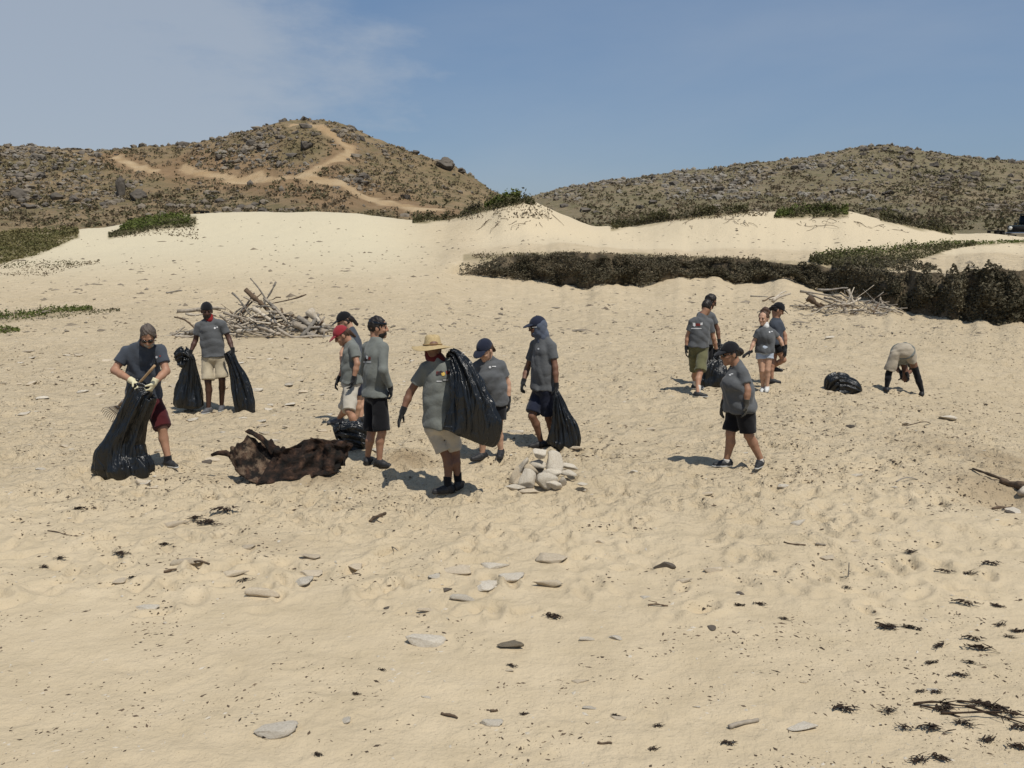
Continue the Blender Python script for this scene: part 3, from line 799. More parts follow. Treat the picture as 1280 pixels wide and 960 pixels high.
    for i in range(2):
        e2 = seg(hips[i], knees[i], short_len); nn = nrm(knees[i] - hips[i])
        B.cone(hips[i], seg(hips[i], knees[i], short_len + .3), .098 * leg_r * (.6 + .4 * g), short_r * .95 * leg_r, .022, cut=[(e2, nn)])
    ea, eb = seg(hips[0], knees[0], short_len), seg(hips[1], knees[1], short_len); mid_ = (ea + eb) / 2; dn_ = nrm(mid_ - pv)
    B.cone(pv + dn_ * .17, mid_ + dn_ * .12, .003, .022, .012, sub=True, flat=(fw, .12))
    B.cut(pv + up * .12, up)
    B.wrinkle(.007, seed + 50, 24, (0.2, .2, 1))
    B.build("shorts", shorts, root, base)
    if legging is not None:
        for i in range(2):
            G = SDF(allp.min(0) - .15, allp.max(0) + .15, HB)
            dn = nrm(ank[i] - knees[i]); bk = -fd[i]; bk = bk - dn * (bk @ dn); calf = seg(knees[i], ank[i], .33) + bk * .018
            G.cone(seg(hips[i], knees[i], .6), knees[i], .07 * leg_r, .060 * leg_r, .02); G.cone(knees[i], calf, .060 * leg_r, .061 * leg_r, .02); G.cone(calf, ank[i] + V(0, 0, .02), .060 * leg_r, .042 * leg_r, .02)
            G.build("legging", legging, root, base)
    # ---- shoes, socks
    for i in range(2):
        c, d = cs[i], fd[i]; sd = V(d[1], -d[0], 0); tw = shin_off[i]
        Q = SDF(c - V(.25, .25, .05), c + V(.25, .25, .2), .0075)
        Q.cone(c - d * .045 + V(0, 0, .040), c + d * .05 + V(0, 0, .040), .037, .041, .03); Q.cone(c + d * .05 + V(0, 0, .036), c + d * .15 + V(0, 0, .026), .041, .030, .03)
        Q.cone(c - d * .02 + V(0, 0, .05), c - d * .015 + V(0, 0, .085), .043, .042, .03, cut=[(c + V(0, 0, .092), V(0, 0, 1))])
        Q.cut(c + V(0, 0, .012), V(0, 0, -1))
        so = Q.build("shoe", shoe, root, base)
        Q = SDF(c - V(.25, .25, .05), c + V(.25, .25, .1), .0075)
        Q.cone(c - d * .045 + V(0, 0, .03), c + d * .05 + V(0, 0, .03), .040, .044, .02); Q.cone(c + d * .05 + V(0, 0, .03), c + d * .153 + V(0, 0, .025), .044, .033, .02)
        Q.cut(c + V(0, 0, .022), V(0, 0, 1)); Q.cut(c + V(0, 0, -.004), V(0, 0, -1))
        Q.build("sole", sole, so, base)
        if sock is not None:
            sm, hh = sock; Q = SDF(c - .12, c + V(.14, .14, .4), .0085)
            top = ank[i] + nrm(knees[i] - ank[i]) * hh
            Q.cone(ank[i] - V(0, 0, .03), top + nrm(knees[i] - ank[i]) * .05, .042 * leg_r, (.044 + hh * .06) * leg_r, .02, cut=[(top, knees[i] - ank[i])]); Q.build("sock", sm, root, base)
    # ---- gloved hands with separate fingers
    for i in range(2):
        if glove[i] is None: continue
        w = wr[i]; dd = nrm(w - el[i]) if hand_dir[i] is None else nrm(np.array(hand_dir[i], float))
        inn = nrm(np.cross(dd, V(0, 1, 0)) * (1 if i else -1) + fw * .25); ins = nrm(inn - dd * (inn @ dd)); ins = ins if (pv - w) @ ins > 0 else -ins   # palm faces the body
        wd = np.cross(dd, ins)
        if wd @ fw < 0: wd = -wd                                                                                     # thumb side is forward
        G = SDF(w - .21, w + .21, .0058)
        G.cone(w - dd * .055, w + dd * .01, .036 * arm_r, .034 * arm_r, .01, cut=[(w - dd * .05, -dd)])
        pc = w + dd * .055
        G.ell(pc, (.044, .021, .055), np.stack([wd, ins, dd], 1), .02)
        cu = curl[i]
        for q, (off, ln) in enumerate(((.032, .075), (.011, .085), (-.010, .080), (-.030, .062))):
            p0 = pc + wd * off + dd * .042; a1 = cu * 1.1; d1 = dd * math.cos(a1) + ins * math.sin(a1) + wd * off * 1.6
            p1 = p0 + d1 * ln * .52; a2 = cu * 2.5; d2 = dd * math.cos(a2) + ins * math.sin(a2) + wd * off * .8; p2 = p1 + d2 * ln * .48
            G.cone(p0, p1, .0112, .0105, .005); G.cone(p1, p2, .0105, .0088, .004)
        t0 = pc + wd * .034 - dd * .022; t1 = t0 + nrm(wd * .8 + dd * .75 + ins * .45) * .042; t2 = t1 + nrm(wd * .25 + dd * .9 + ins * (.3 + cu)) * .034
        G.cone(t0, t1, .016, .0125, .012); G.cone(t1, t2, .0125, .010, .004)
        G.build("glove", glove[i], root, base)
    # ---- head wear
    if hair is not None:
        Q = SDF(hd - .24, hd + .24, .0065, HS)
        if hair_kind == 'short':
            Q.ell(h(0, -.012, .034), (.0825, .101, .103), HR, 0, cut=[(h(0, .058, .045), HR @ V(0, .95, -.35)), (h(0, -.01, -.035), HR @ V(0, .35, -1))])
        elif hair_kind == 'curly':
            Q.ell(h(0, -.02, .03), (.086, .098, .10), HR, 0, cut=[(h(0, .035, .045), HR @ V(0, .9, -.55))]); Q.ell(h(0, -.06, .135), (.055, .055, .050), HR, .03); Q.ell(h(.03, -.085, .10), (.05, .045, .045), HR, .03); Q.ell(h(-.03, -.05, .12), (.045, .045, .04), HR, .03)
        elif hair_kind == 'bun':
            Q.ell(h(0, -.015, .02), (.080, .098, .090), HR, 0, cut=[(h(0, .03, .03), HR @ V(0, .9, -.5))]); Q.ell(h(0, -.115, -.005), (.052, .042, .050), HR, .02)
        elif hair_kind == 'tail':
            Q.ell(h(0, -.015, .02), (.080, .098, .090), HR, 0, cut=[(h(0, .03, .03), HR @ V(0, .9, -.5))]); Q.cone(h(0, -.10, .0), h(0, -.135, -.10), .036, .020, .02)
        Q.wrinkle(.006, seed + 9, 90, (1, 1, 1))
        Q.build("hair", hair, root, base)
    if cap is not None:
        Q = SDF(hd - .26, hd + .26, .0065, HS); b = -1 if cap_back else 1
        Q.ell(h(0, -.008, .036), (.087, .108, .104), HR, 0, cut=[(h(0, 0, .036), HR @ V(0, .0 if cap_back else -.12, -1))])
        Q.cone(h(0, -.008, .139), h(0, -.008, .141), .009, .008, .004)
        cp = Q.build("cap", cap, root, base)
        Q = SDF(hd - .28, hd + .28, .0055, HS)
        fr = HR @ V(0, b * math.cos(.22), -math.sin(.22)); un = HR @ V(0, b * math.sin(.22), math.cos(.22))
        Rb = np.stack([HR[:, 0], fr, un], 1); cc = h(0, b * .085, .040)
        Q.ell(cc + fr * .012 * HS, (.078, .092, .020), Rb, 0); Q.ell(cc + fr * .012 * HS - un * .011 * HS, (.10, .12, .019), Rb, 0, sub=True); Q.cut(cc - fr * .012, -fr)
        Q.build("brim", cap, cp, base)
    if band is not None:
        Q = SDF(hd - .2, hd + .2, .006, HS)
        Q.ell(h(0, -.006, .045), (.084, .104, .095), HR, 0, cut=[(h(0, 0, .075), HR @ V(0, .15, 1)), (h(0, 0, .045), HR @ V(0, -.15, -1))]); Q.build("sunglasses", band, root, base)
    if bandana is not None:
        Q = SDF(hd - .3, hd + .25, .0075, HS)
        if bandana_kind == 'neck':
            Q.cone(seg(nb, hd, .18), seg(nb, hd, .40), .068, .060, .02); Q.ell(seg(nb, hd, .16) + fw * .05, (.045, .028, .042), R, .03)
        elif bandana_kind == 'face':
            Q.cone(seg(nb, hd, .12), h(0, .0, -.06), .078, .080, .03); Q.ell(h(0, .022, -.05), (.070, .080, .060), HR, .02); Q.cut(h(0, 0, -.012), HR @ V(0, .1, 1))
        elif bandana_kind == 'hood':
            Q.ell(h(0, -.018, .02), (.091, .102, .108), HR, 0); Q.cone(h(0, -.03, -.03), nb + up * .0, .085, .085, .05); Q.ell(h(0, .03, -.075), (.066, .066, .05), HR, .03)
            Q.ell(h(0, .115, .005), (.075, .085, .072), HR, .01, sub=True)
        Q.wrinkle(.007, seed + 3, 40); Q.build("bandana" if bandana_kind != 'hood' else "hooded_scarf", bandana, root, base)
    if shades is not None:
        mbs = SDF(hd - .15, hd + .15, .0045, HS)
        for sx in (-1, 1):
            mbs.ell(h(sx * .033, .096, .010), (.027, .009, .020), HR, 0)
        mbs.cone(h(-.02, .100, .014), h(.02, .100, .014), .005, .005, .004)
        so = mbs.build("sunglasses", shades, root, base)
        for sx in (-1, 1):
            t = MB(); t.tube([h(sx * .058, .092, .017), h(sx * .077, .05, .016), h(sx * .081, -.01, .010)], .0045, 6)
            t.build("temple_arm", shade_frame or shades, so, base)
    if beard is not None:
        Q = SDF(hd - .16, hd + .16, .0055, HS)
        Q.ell(h(0, .034, -.062), (.057, .061, .056), HR, 0); Q.cut(h(0, .05, -.043), HR @ V(0, -.25, 1)); Q.ell(h(0, .105, -.055), (.020, .02, .007), HR, .004, sub=True); Q.wrinkle(.004, seed, 80, (1, 1, 1))
        Q.build("beard", beard, root, base)
    if hat is not None:
        n = 48; vs = []; prof = [(0, .135), (.03, .137), (.058, .130), (.072, .112), (.082, .07), (.090, .045), (.094, .040), (.125, .032), (.165, .020), (.205, .014), (.207, .010), (.165, .015), (.12, .026), (.088, .035)]
        rr = np.random.default_rng(4)
        for j, (r, z) in enumerate(prof):
            for k in range(n):
                a = 2 * math.pi * k / n; wv = (.016 * math.sin(2 * a + .6) + .007 * math.sin(3 * a)) * (r / .2) ** 2
                vs.append(h(r * math.cos(a), r * 1.08 * math.sin(a), z + wv + (.012 * abs(math.cos(a)) if j < 4 else 0)))
        f = [(j * n + k, j * n + (k + 1) % n, (j + 1) * n + (k + 1) % n, (j + 1) * n + k) for j in range(len(prof) - 1) for k in range(n)] + [tuple(range(n))]
        ho = link("straw_hat", mesh_from("straw_hat", np.array(vs) - base, f), hat, root)
        b_ = MB(); b_.tube([h(.092 * math.cos(a), .0995 * math.sin(a), .052 + .003 * math.sin(3 * a)) for a in np.linspace(0, 2 * math.pi, 33)], .006, 6, cap=False); b_.build("hat_band", mat("hat_band", (.30, .19, .08), rough=.9), ho, base)
    # ---- printed marks laid on the shirt cloth
    if prints:
        bv = BVHTree.FromPolygons([tuple(p.co) for p in ts.data.vertices], [tuple(p.vertices) for p in ts.data.polygons])
        for (px, py, wpx, hpx, kind, pm) in prints:
            vs = []; ok = True
            ring = [(0, 0)] + [(math.cos(a), math.sin(a)) for a in np.linspace(0, 2 * math.pi, 13)[:-1]] if kind == 'disc' else [(x, y) for y in (-1, 0, 1) for x in (-1, -.6, -.2, .2, .6, 1)]
            for (a, b_) in ring:
                jx = 0 if kind != 'rough' else (random.random() - .5) * .5; jy = 0 if kind != 'rough' else (random.random() - .5) * .7
                dvec = ray(px + (a + jx) * wpx / 2, py + (b_ + jy) * hpx / 2); dvec = dvec / np.linalg.norm(dvec); org = np.array([0, 0, CAMH]) + dvec * (Y0 - 1.5) - base
                hit = bv.ray_cast(Vector(org), Vector(dvec), 4.0)
                if hit[0] is None: ok = False; break
                vs.append(np.array(hit[0]) - dvec * .005)
            if not ok: continue
            f = [(0, k + 1, (k + 1) % 12 + 1) for k in range(12)] if kind == 'disc' else [(j * 6 + k, j * 6 + k + 1, j * 6 + 7 + k, j * 6 + 6 + k) for j in range(2) for k in range(5)]
            link("print", mesh_from("print", np.array(vs), f), pm, ts)
    ln = lambda a, b_: float(np.linalg.norm(a - b_))
    print("PERSON %-40s h %.2f tl %.2f thigh %.2f %.2f shin %.2f %.2f uarm %.2f %.2f farm %.2f %.2f shw %.2f neck %.2f" % (label[:40], hd[2] + .12 - base[2], tl, ln(hips[0], knees[0]), ln(hips[1], knees[1]), ln(knees[0], ank[0]), ln(knees[1], ank[1]),
          ln(sh[0], el[0]), ln(sh[1], el[1]), ln(el[0], wr[0]), ln(el[1], wr[1]), ln(sl, sr), ln(nb, hd)))
    return root, P, Y0
P1 = person("man in dark grey shirt and maroon shorts leaning over with a rake",
    dict(hd=(185.5, 420, -.22), sl=(155, 437, -.10), sr=(203, 435, -.10), el=(143, 463, -.20), er=(208, 464, -.18), wl=(166, 476.5, -.42), wr=(193, 478, -.42), pv=(180, 492, .06), kl=(168, 536, -.12), kr=(203, 535, -.08)),
    [(165, 578, -10), (211, 583, 55)], SK['tan'], TEE3, MAROON, yaw=5, hyaw=12, hpitch=38, girth=1.16, hem=.05, glove=(CREAM, CREAM), curl=(.9, .8), hair=HAIR_G, shades=LENS, beard=BEARD_W,
    hand_dir=((.75, -.25, -.35), (-.35, -.3, -.8)), short_len=1.0, short_r=.112, sock=(BLACKC, .05), arm_r=1.12, leg_r=1.05, sole=SOLE_W, prints=[(195.5, 446.5, 3, 3, 'disc', PRINT_W), (200, 445, 2.5, 2, 'disc', PRINT_R)], seed=1)
P2 = person("man in black cap and red neck bandana walking with a black bag in each hand",
    dict(hd=(258.5, 389, -.03), sl=(246, 405, 0), sr=(280, 403.5, 0), el=(244.5, 425, .02), er=(286, 423, .02), wl=(238, 441, -.08), wr=(291, 438, -.08), pv=(266.5, 448, 0), kl=(260, 477, -.08), kr=(277.5, 474, -.10)),
    [(261, 516, -20), (277.5, 513, 5)], SK['dark'], TEE, KHAKI, yaw=8, hyaw=20, hpitch=10, hem=-.03, cap=BLACKC, cap_back=True, bandana=REDC, curl=(.95, .95), short_len=.92, short_r=.112, girth=.98, shoe=SHOE_G, sole=SOLE_W,
    beard=HAIR_D, prints=[(268.5, 410, 2.6, 2.6, 'disc', PRINT_W), (271.5, 409, 2, 2, 'disc', PRINT_W)], seed=2, hand_dir=((-.1, -.2, -1), (.1, -.2, -1)))
P4 = person("person in black cap and navy shorts standing close behind the one in the red cap",
    dict(hd=(431, 402, 0), sl=(436, 419, -.16), sr=(444, 420, .16), el=(428, 441, -.22), er=(436, 441, .20), wl=(428, 460, -.3), wr=(428, 460, .1), pv=(446, 470, 0), kl=(447, 501, -.02), kr=(451, 500, .05)),
    [(445, 531, -80), (451.5, 528, -70)], SK['fair'], TEE3, NAVY, yaw=-80, hyaw=-75, hpitch=22, cap=BLACKC, hair=HAIR_D, hair_kind='tail', hem=.04, short_len=.75, short_r=.105, seed=4)
P3 = person("person in a red cap and beige shorts looking down beside the rusted metal",
    dict(hd=(427.5, 419.5, -.03), sl=(442, 433, -.17), sr=(437, 433, .17), el=(446.5, 454.5, -.24), er=(432, 456, .20), wl=(442, 474, -.27), wr=(423, 474, .15), pv=(439, 480, 0), kl=(436, 514, -.12), kr=(431, 511, -.05)),
    [(446, 546, -70), (424, 530, -75)], SK['tan'], TEE2, BEIGE, yaw=-78, hyaw=-70, hpitch=32, cap=REDCAP, hair=HAIR_B, hair_kind='tail', hem=-.02, short_len=1.0, short_r=.104, shoe=SHOE_G, curl=(.5, .5), seed=3)
P5 = person("man in long-sleeved grey shirt and black shorts with sunglasses pushed up on his head",
    dict(hd=(472.5, 410, .02), sl=(458, 431.5, .10), sr=(481, 432, -.10), el=(455, 464, .24), er=(479, 463, -.22), wl=(464, 483, .32), wr=(488, 485, -.14), pv=(470, 494, 0), kl=(464.5, 540, 0), kr=(477.5, 540, -.02)),
    [(460, 580, 170), (474.5, 583, 62)], SK['tan'], TEE2, BLACKC, yaw=125, hyaw=95, hpitch=2, long_sleeve=True, hem=.0, short_len=.95, short_r=.115, hair=HAIR_D, beard=HAIR_D, band=LENS, curl=(.6, .7), hand_dir=(None, (.1, 0, -1)),
    prints=[(457, 449.5, 4, 5, 'rough', PRINT_D), (458.5, 446.5, 2.4, 4, 'rough', PRINT_W), (462, 448, 3, 4, 'rough', PRINT_R), (459, 452.5, 10, 1.4, 'rect', PRINT_W)], seed=5, sole=SOLE_D)
P6 = person("man in a wide straw hat seen from behind, hauling a black bag over his shoulder",
    dict(hd=(541, 437, .03), sl=(529, 457, 0), sr=(567, 454, .02), el=(512.5, 491, .05), er=(584, 470, -.05), wl=(503.5, 514, -.03), wr=(569, 449, .16), pv=(551, 531, 0), kl=(558, 569, .02), kr=(569, 566, .06)),
    [(560, 616, -75), (573, 611, 165)], SK['brown'], TEE2, BEIGE, yaw=170, hyaw=195, hpitch=6, girth=1.06, hem=.02, short_len=.82, short_r=.100, sock=(BLACKC, .10), hat=STRAW, bandana=DARKRED, bandana_kind='face', curl=(.12, .8),
    prints=[(550, 466.5, 9, 5, 'rough', PRINT_D), (547.5, 466, 4, 3, 'rough', PRINT_R), (554, 467.5, 5, 5, 'disc', PRINT_Y), (560, 465.5, 5, 4, 'rough', PRINT_R), (561.5, 463, 3, 3.5, 'rough', PRINT_W), (549, 476.6, 6.5, 1.5, 'rect', PRINT_W), (557, 475, 6, 1.5, 'rect', PRINT_W), (563, 473.6, 4, 1.5, 'rect', PRINT_W)], seed=6, arm_r=1.05)
P7 = person("woman in a navy cap and black shorts looking down next to the straw-hatted man",
    dict(hd=(606.5, 438, -.08), sl=(594, 455, -.04), sr=(628, 454, 0), el=(587, 479, -.02), er=(634.5, 479, .03), wl=(592, 500, -.08), wr=(635.5, 500, .0), pv=(614, 500, .02), kl=(602, 541, -.05), kr=(622.5, 539, -.05)),
    [(603, 574, -55), (626, 570, -5)], SK['fair'], TEE, BLACKC, yaw=-18, hyaw=-35, hpitch=30, cap=NAVY, hair=HAIR_B, hair_kind='tail', girth=1.18, bust=1.05, wide=1.06, hem=.05, short_len=.62, short_r=.112, leg_r=1.02,
    prints=[(612.5, 459, 3, 3, 'disc', PRINT_W), (617.5, 458, 5, 1.2, 'rect', PRINT_W), (626, 515, 2, 2, 'disc', PRINT_W)], seed=7)
P8 = person("man in navy cap and blue-grey hooded scarf holding a black bag beside the stone heap",
    dict(hd=(672, 409, -.01), sl=(667, 428, .10), sr=(691, 430, -.12), el=(659, 461, .18), er=(694, 459, -.17), wl=(654, 478, .04), wr=(695.5, 483, -.22), pv=(679, 487, 0), kl=(665, 520, -.12), kr=(686, 523, 0)),
    [(676, 559, -72), (690, 556, -60)], SK['brown'], TEE, NAVY, yaw=-62, hyaw=-72, hpitch=8, cap=NAVY, bandana=BUFF, bandana_kind='hood', shades=LENS, shade_frame=FRAME_W, girth=1.12, hem=.0, short_len=.88, short_r=.108, curl=(.5, .95),
    prints=[(673, 436, 2.4, 2.4, 'disc', PRINT_W)], seed=8)
P10 = person("person with dark hair partly hidden behind the man in olive shorts",
    dict(hd=(888, 377, 0), sl=(874, 392, .03), sr=(891, 393, -.05), el=(871, 411, .05), er=(897, 411, -.05), wl=(876, 427, .0), wr=(899, 427, -.1), pv=(882, 429, 0), kl=(880, 456, 0), kr=(886, 456, -.03)),
    [(879, 482, 40), (886, 481, 40)], SK['brown'], TEE, BLACKC, yaw=40, hyaw=75, hpitch=25, hair=HAIR_D, shades=LENS, seed=10)
P9 = person("man in olive shorts and red neck bandana seen from behind, bending to a black bag",
    dict(hd=(883.5, 384.5, .06), sl=(864, 400.5, 0), sr=(888.5, 400.5, .02), el=(859.5, 420, .05), er=(892, 423, .04), wl=(858, 435, .02), wr=(896, 439, .10), pv=(873, 435, 0), kl=(869, 464.5, .02), kr=(875, 466, -.02)),
    [(869, 486, 100), (872, 496, 75)], SK['tan'], TEE, OLIVE, yaw=172, hyaw=150, hpitch=20, hair=HAIR_D, bandana=REDC, short_len=.92, short_r=.112, sock=(SOCK_W, .13), sole=SOLE_W, girth=1.0, hem=-.02,
    prints=[(867.5, 405.5, 3, 4, 'rough', PRINT_W), (872.5, 406, 6, 3.5, 'rough', PRINT_R), (877, 404.5, 2.6, 3, 'rough', PRINT_W), (870.5, 410.6, 13, 1.1, 'rect', PRINT_W)], seed=9)
P12 = person("person in black cap and black shorts stepping off, back to the woman in cut-off shorts",
    dict(hd=(972.5, 387.5, 0), sl=(965, 402, .10), sr=(975, 403, -.08), el=(967, 419, .18), er=(981, 419, -.10), wl=(977, 432, .15), wr=(982, 434, -.15), pv=(970.5, 428, 0), kl=(965.5, 456, -.05), kr=(979.5, 450, -.10)),
    [(964.5, 479, 80), (966, 478, 80)], SK['tan'], TEE3, BLACKC, yaw=75, hyaw=80, hpitch=28, cap=BLACKC, hair=HAIR_D, hair_kind='tail', short_len=.5, short_r=.10, seed=12, lift=(0, .22), leg_r=.98)
P11 = person("woman with tied-up curly hair in cut-off denim shorts and white shoes",
    dict(hd=(954.5, 398, 0), sl=(946.5, 413, -.02), sr=(967.5, 413, .03), el=(942.5, 427, 0), er=(975, 424, .04), wl=(937.5, 440, -.08), wr=(980, 435.5, -.02), pv=(956, 437, 0), kl=(952.5, 463.5, -.06), kr=(959.5, 462.5, -.04)),
    [(953.5, 490, -25), (958.5, 489, -20)], SK['fair'], TEE, DENIM, yaw=-8, hyaw=-42, hpitch=6, hair=HAIR_B, hair_kind='curly', bandana=WHITEC, girth=.86, bust=.85, wide=.95, hem=.06, short_len=.40, short_r=.106, shoe=SHOE_W, sole=SOLE_W, curl=(.2, .4),
    hand_dir=((-.8, -.2, -.4), None), prints=[(962, 415, 2.2, 2, 'disc', PRINT_W), (965, 414.2, 2, 1.2, 'disc', PRINT_W)], leg_r=.95, arm_r=.9, seed=11)
P13 = person("woman in black cap with hair bun, grey shirt and black knee shorts, walking alone",
    dict(hd=(912.5, 442.5, -.02), sl=(916, 464, .12), sr=(929, 464, -.15), el=(909, 487, .20), er=(934.5, 487.5, -.21), wl=(904, 505, .16), wr=(933, 504.5, -.23), pv=(925.5, 508, 0), kl=(913, 542, -.03), kr=(936, 544, .0)),
    [(908, 583, -82), (950, 583, -30)], SK['olive'], TEE, BLACKC, yaw=-70, hyaw=-75, hpitch=12, cap=BLACKC, hair=HAIR_D, hair_kind='bun', shades=LENS, girth=1.28, bust=1.15, wide=1.02, hem=.06, short_len=.88, short_r=.092, leg_r=1.08,
    glove=(YGLOVE, YGLOVE), sock=(SOCK_W, .012), sole=SOLE_W, prints=[(912.5, 468.5, 3, 2, 'disc', PRINT_W), (915, 467.3, 3, 1.2, 'rect', PRINT_W)], seed=13)
P14 = person("person bent double away from view in khaki shorts and black leggings",
    dict(hd=(1131, 470, .52), sl=(1117, 450, .50), sr=(1141, 450, .50), el=(1122, 462, .56), er=(1139, 463, .56), wl=(1126, 466, .36), wr=(1134, 468, .38), pv=(1128.5, 439, .02), hl=(1119, 443, .02), hr=(1138, 443, .02), kl=(1110.5, 468, .03), kr=(1147, 471, .03)),
    [(1108, 489.5, 172), (1152, 495, 160)], SK['brown'], TEE2, TAUPE, yaw=180, hyaw=180, hpitch=80, puff=.02, hem=.05, short_len=.82, short_r=.118, legging=BLACKC, girth=1.12, wide=1.1, fwd=(0, -.3, -1), curl=(.5, .5), hand_dir=((0, -.4, -1), (.2, -.4, -1)), sole=SOLE_D, seed=14)
# ------------------------------------------------------------------ rubbish bags
def bag_material():
    m, N, L, b = _new("black_plastic")
    b.inputs['Base Color'].default_value = (.0065, .0075, .0085, 1); b.inputs['Roughness'].default_value = .30; b.inputs['Specular IOR Level'].default_value = .5
    tc = N.new("ShaderNodeTexCoord")
    n1 = N.new("ShaderNodeTexNoise"); n1.inputs['Scale'].default_value = 6.5; n1.inputs['Detail'].default_value = 5; n1.inputs['Distortion'].default_value = 1.2
    n2 = N.new("ShaderNodeTexVoronoi"); n2.inputs['Scale'].default_value = 16; n2.feature = 'DISTANCE_TO_EDGE'
    mp = N.new('ShaderNodeMapping'); mp.inputs['Scale'].default_value = (1.5, 1.5, .38); L.new(tc.outputs['Object'], mp.inputs['Vector'])
    L.new(mp.outputs['Vector'], n1.inputs['Vector']); L.new(tc.outputs['Object'], n2.inputs['Vector'])
    b1 = N.new("ShaderNodeBump"); b1.inputs['Strength'].default_value = .9; b1.inputs['Distance'].default_value = .055
    b2 = N.new("ShaderNodeBump"); b2.inputs['Strength'].default_value = .12; b2.inputs['Distance'].default_value = .012
    L.new(n1.outputs['Fac'], b1.inputs['Height']); L.new(n2.outputs['Distance'], b2.inputs['Height']); L.new(b1.outputs['Normal'], b2.inputs['Normal'])
    L.new(b2.outputs['Normal'], b.inputs['Normal'])
    return m
BAG = bag_material()
def bag(label, Y, secs, seed=0, group=None, n=110, m=70):
    """secs: (px, py, dy, half width px-metres, half depth, pleat) from the top edge down; widths in metres"""
    r = np.random.default_rng(seed)
    C = np.array([at(s[0], s[1], Y + s[2]) for s in secs]); W = np.array([s[3:6] for s in secs], float)
    t0 = np.concatenate([[0], np.cumsum(np.linalg.norm(np.diff(C, axis=0), axis=1))]); t0 /= t0[-1]
    tq = np.linspace(0, 1, m)
    def ip(a): 
        out = np.stack([np.interp(tq, t0, a[:, i]) for i in range(a.shape[1])], 1)
        for _ in range(2): out[1:-1] = (out[:-2] + 2 * out[1:-1] + out[2:]) / 4
        return out
    c = ip(C); w = ip(W)
    th = np.linspace(0, 2 * math.pi, n + 1)[:-1]
    ph = r.uniform(0, 6.3, 8); am = r.uniform(.4, 1, 8)
    vs = np.zeros((m, n, 3))
    for i in range(m):
        t = nrm(c[min(i + 1, m - 1)] - c[max(i - 1, 0)]); sd = nrm(np.cross(V(0, 1, 0), t)); sd = sd if sd[0] > 0 else -sd; dp = nrm(np.cross(t, sd)); dp = dp if dp[1] > 0 else -dp
        tt = tq[i]
        pl = (am[0] * np.sin(7 * th + ph[0] + 1.5 * tt) + am[1] * np.sin(11 * th + ph[1] - 2 * tt) + am[2] * np.sin(17 * th + ph[2] + 3 * tt) * .8 + am[3] * np.sin(27 * th + ph[3]) * .55)
        lump = .07 * (np.sin(3 * th + 6 * tt + ph[4]) + np.sin(2 * th - 9 * tt + ph[5]) + .7 * np.sin(5 * th + 14 * tt + ph[6]))
        k = 1 + w[i, 2] * pl * .36 + lump * min(1, 2 * w[i, 0] / .15)
        k = k + .035 * fbm(th * 4 + 9 * tt, np.full(n, tt * 16.0), seed + 2, 3)
        vs[i] = c[i] + (sd[None] * (w[i, 0] * np.cos(th) * k)[:, None] + dp[None] * (w[i, 1] * np.sin(th) * k)[:, None])
    gz = sand.z(vs[:, :, 0], vs[:, :, 1]); vs[:, :, 2] = np.maximum(vs[:, :, 2], gz - .012)
    f = [(i * n + k, i * n + (k + 1) % n, (i + 1) * n + (k + 1) % n, (i + 1) * n + k) for i in range(m - 1) for k in range(n)]
    v = vs.reshape(-1, 3); v = np.concatenate([v, [vs[0].mean(0)], [vs[-1].mean(0)]])
    f += [(m * n, (k + 1) % n, k) for k in range(n)] + [(m * n + 1, (m - 1) * n + k, (m - 1) * n + (k + 1) % n) for k in range(n)]
    base = V(v[:, 0].mean(), v[:, 1].mean(), v[:, 2].min())
    return tag(link("rubbish_bag", mesh_from("rubbish_bag", v - base, f), BAG, None, tuple(base)), label, "rubbish bag", group or "black rubbish bags")
Y1, Y2, Y6, Y8 = P1[2], P2[2], P6[2], P8[2]
bag("black bag standing on the sand below the rake, held by the man in maroon shorts", Y1, [(188, 487, -.42, .05, .05, .5), (179, 489, -.42, .15, .10, .35), (175, 500, -.40, .15, .14, .35), (164, 525, -.38, .16, .15, .3), (155, 550, -.38, .185, .17, .3), (152, 568, -.38, .27, .21, .25), (155, 584, -.38, .355, .24, .25), (154, 595, -.38, .35, .22, .1)], 21)
bag("ruffle-topped black bag held clear of the sand by the two-bag man", Y2, [(222, 451, -.06, .10, .08, .6), (232, 447, -.06, .16, .09, .7), (238, 449, -.08, .07, .06, .6), (237, 464, -.06, .11, .09, .5), (236, 482, -.05, .18, .13, .35), (235.5, 498, -.05, .235, .17, .25), (235, 506, -.05, .25, .18, .2), (235, 509, -.05, .20, .15, .1)], 22)
bag("long narrow black bag touching the sand beside the two-bag man", Y2, [(284, 440, -.10, .05, .05, .6), (288, 446, -.10, .075, .06, .6), (292, 456, -.10, .07, .06, .5), (297, 470, -.10, .105, .09, .4), (302, 488, -.10, .15, .12, .3), (306, 505, -.10, .165, .13, .22), (307, 516, -.10, .16, .13, .2), (307, 521, -.10, .13, .11, .1)], 23)
bag("big black bag slung over the shoulder of the man in the straw hat", Y6, [(564, 440, -.05, .04, .05, .4), (570, 445, -.10, .055, .07, .5), (578, 462, -.22, .10, .10, .45), (585, 485, -.27, .16, .13, .38), (590, 510, -.29, .225, .15, .3), (592, 532, -.30, .265, .16, .25), (591, 543, -.30, .27, .15, .2), (589, 548, -.30, .24, .12, .1)], 24)
bag("black bag hanging to the sand from the hand of the man in the hooded scarf", Y8, [(695, 489, -.26, .03, .03, .5), (697, 497, -.28, .045, .04, .6), (700, 512, -.28, .09, .08, .5), (704, 532, -.28, .16, .12, .35), (707, 550, -.28, .205, .15, .25), (706, 560, -.28, .19, .15, .2), (701, 567, -.28, .12, .10, .1)], 25)
gB = ground(885, 481)
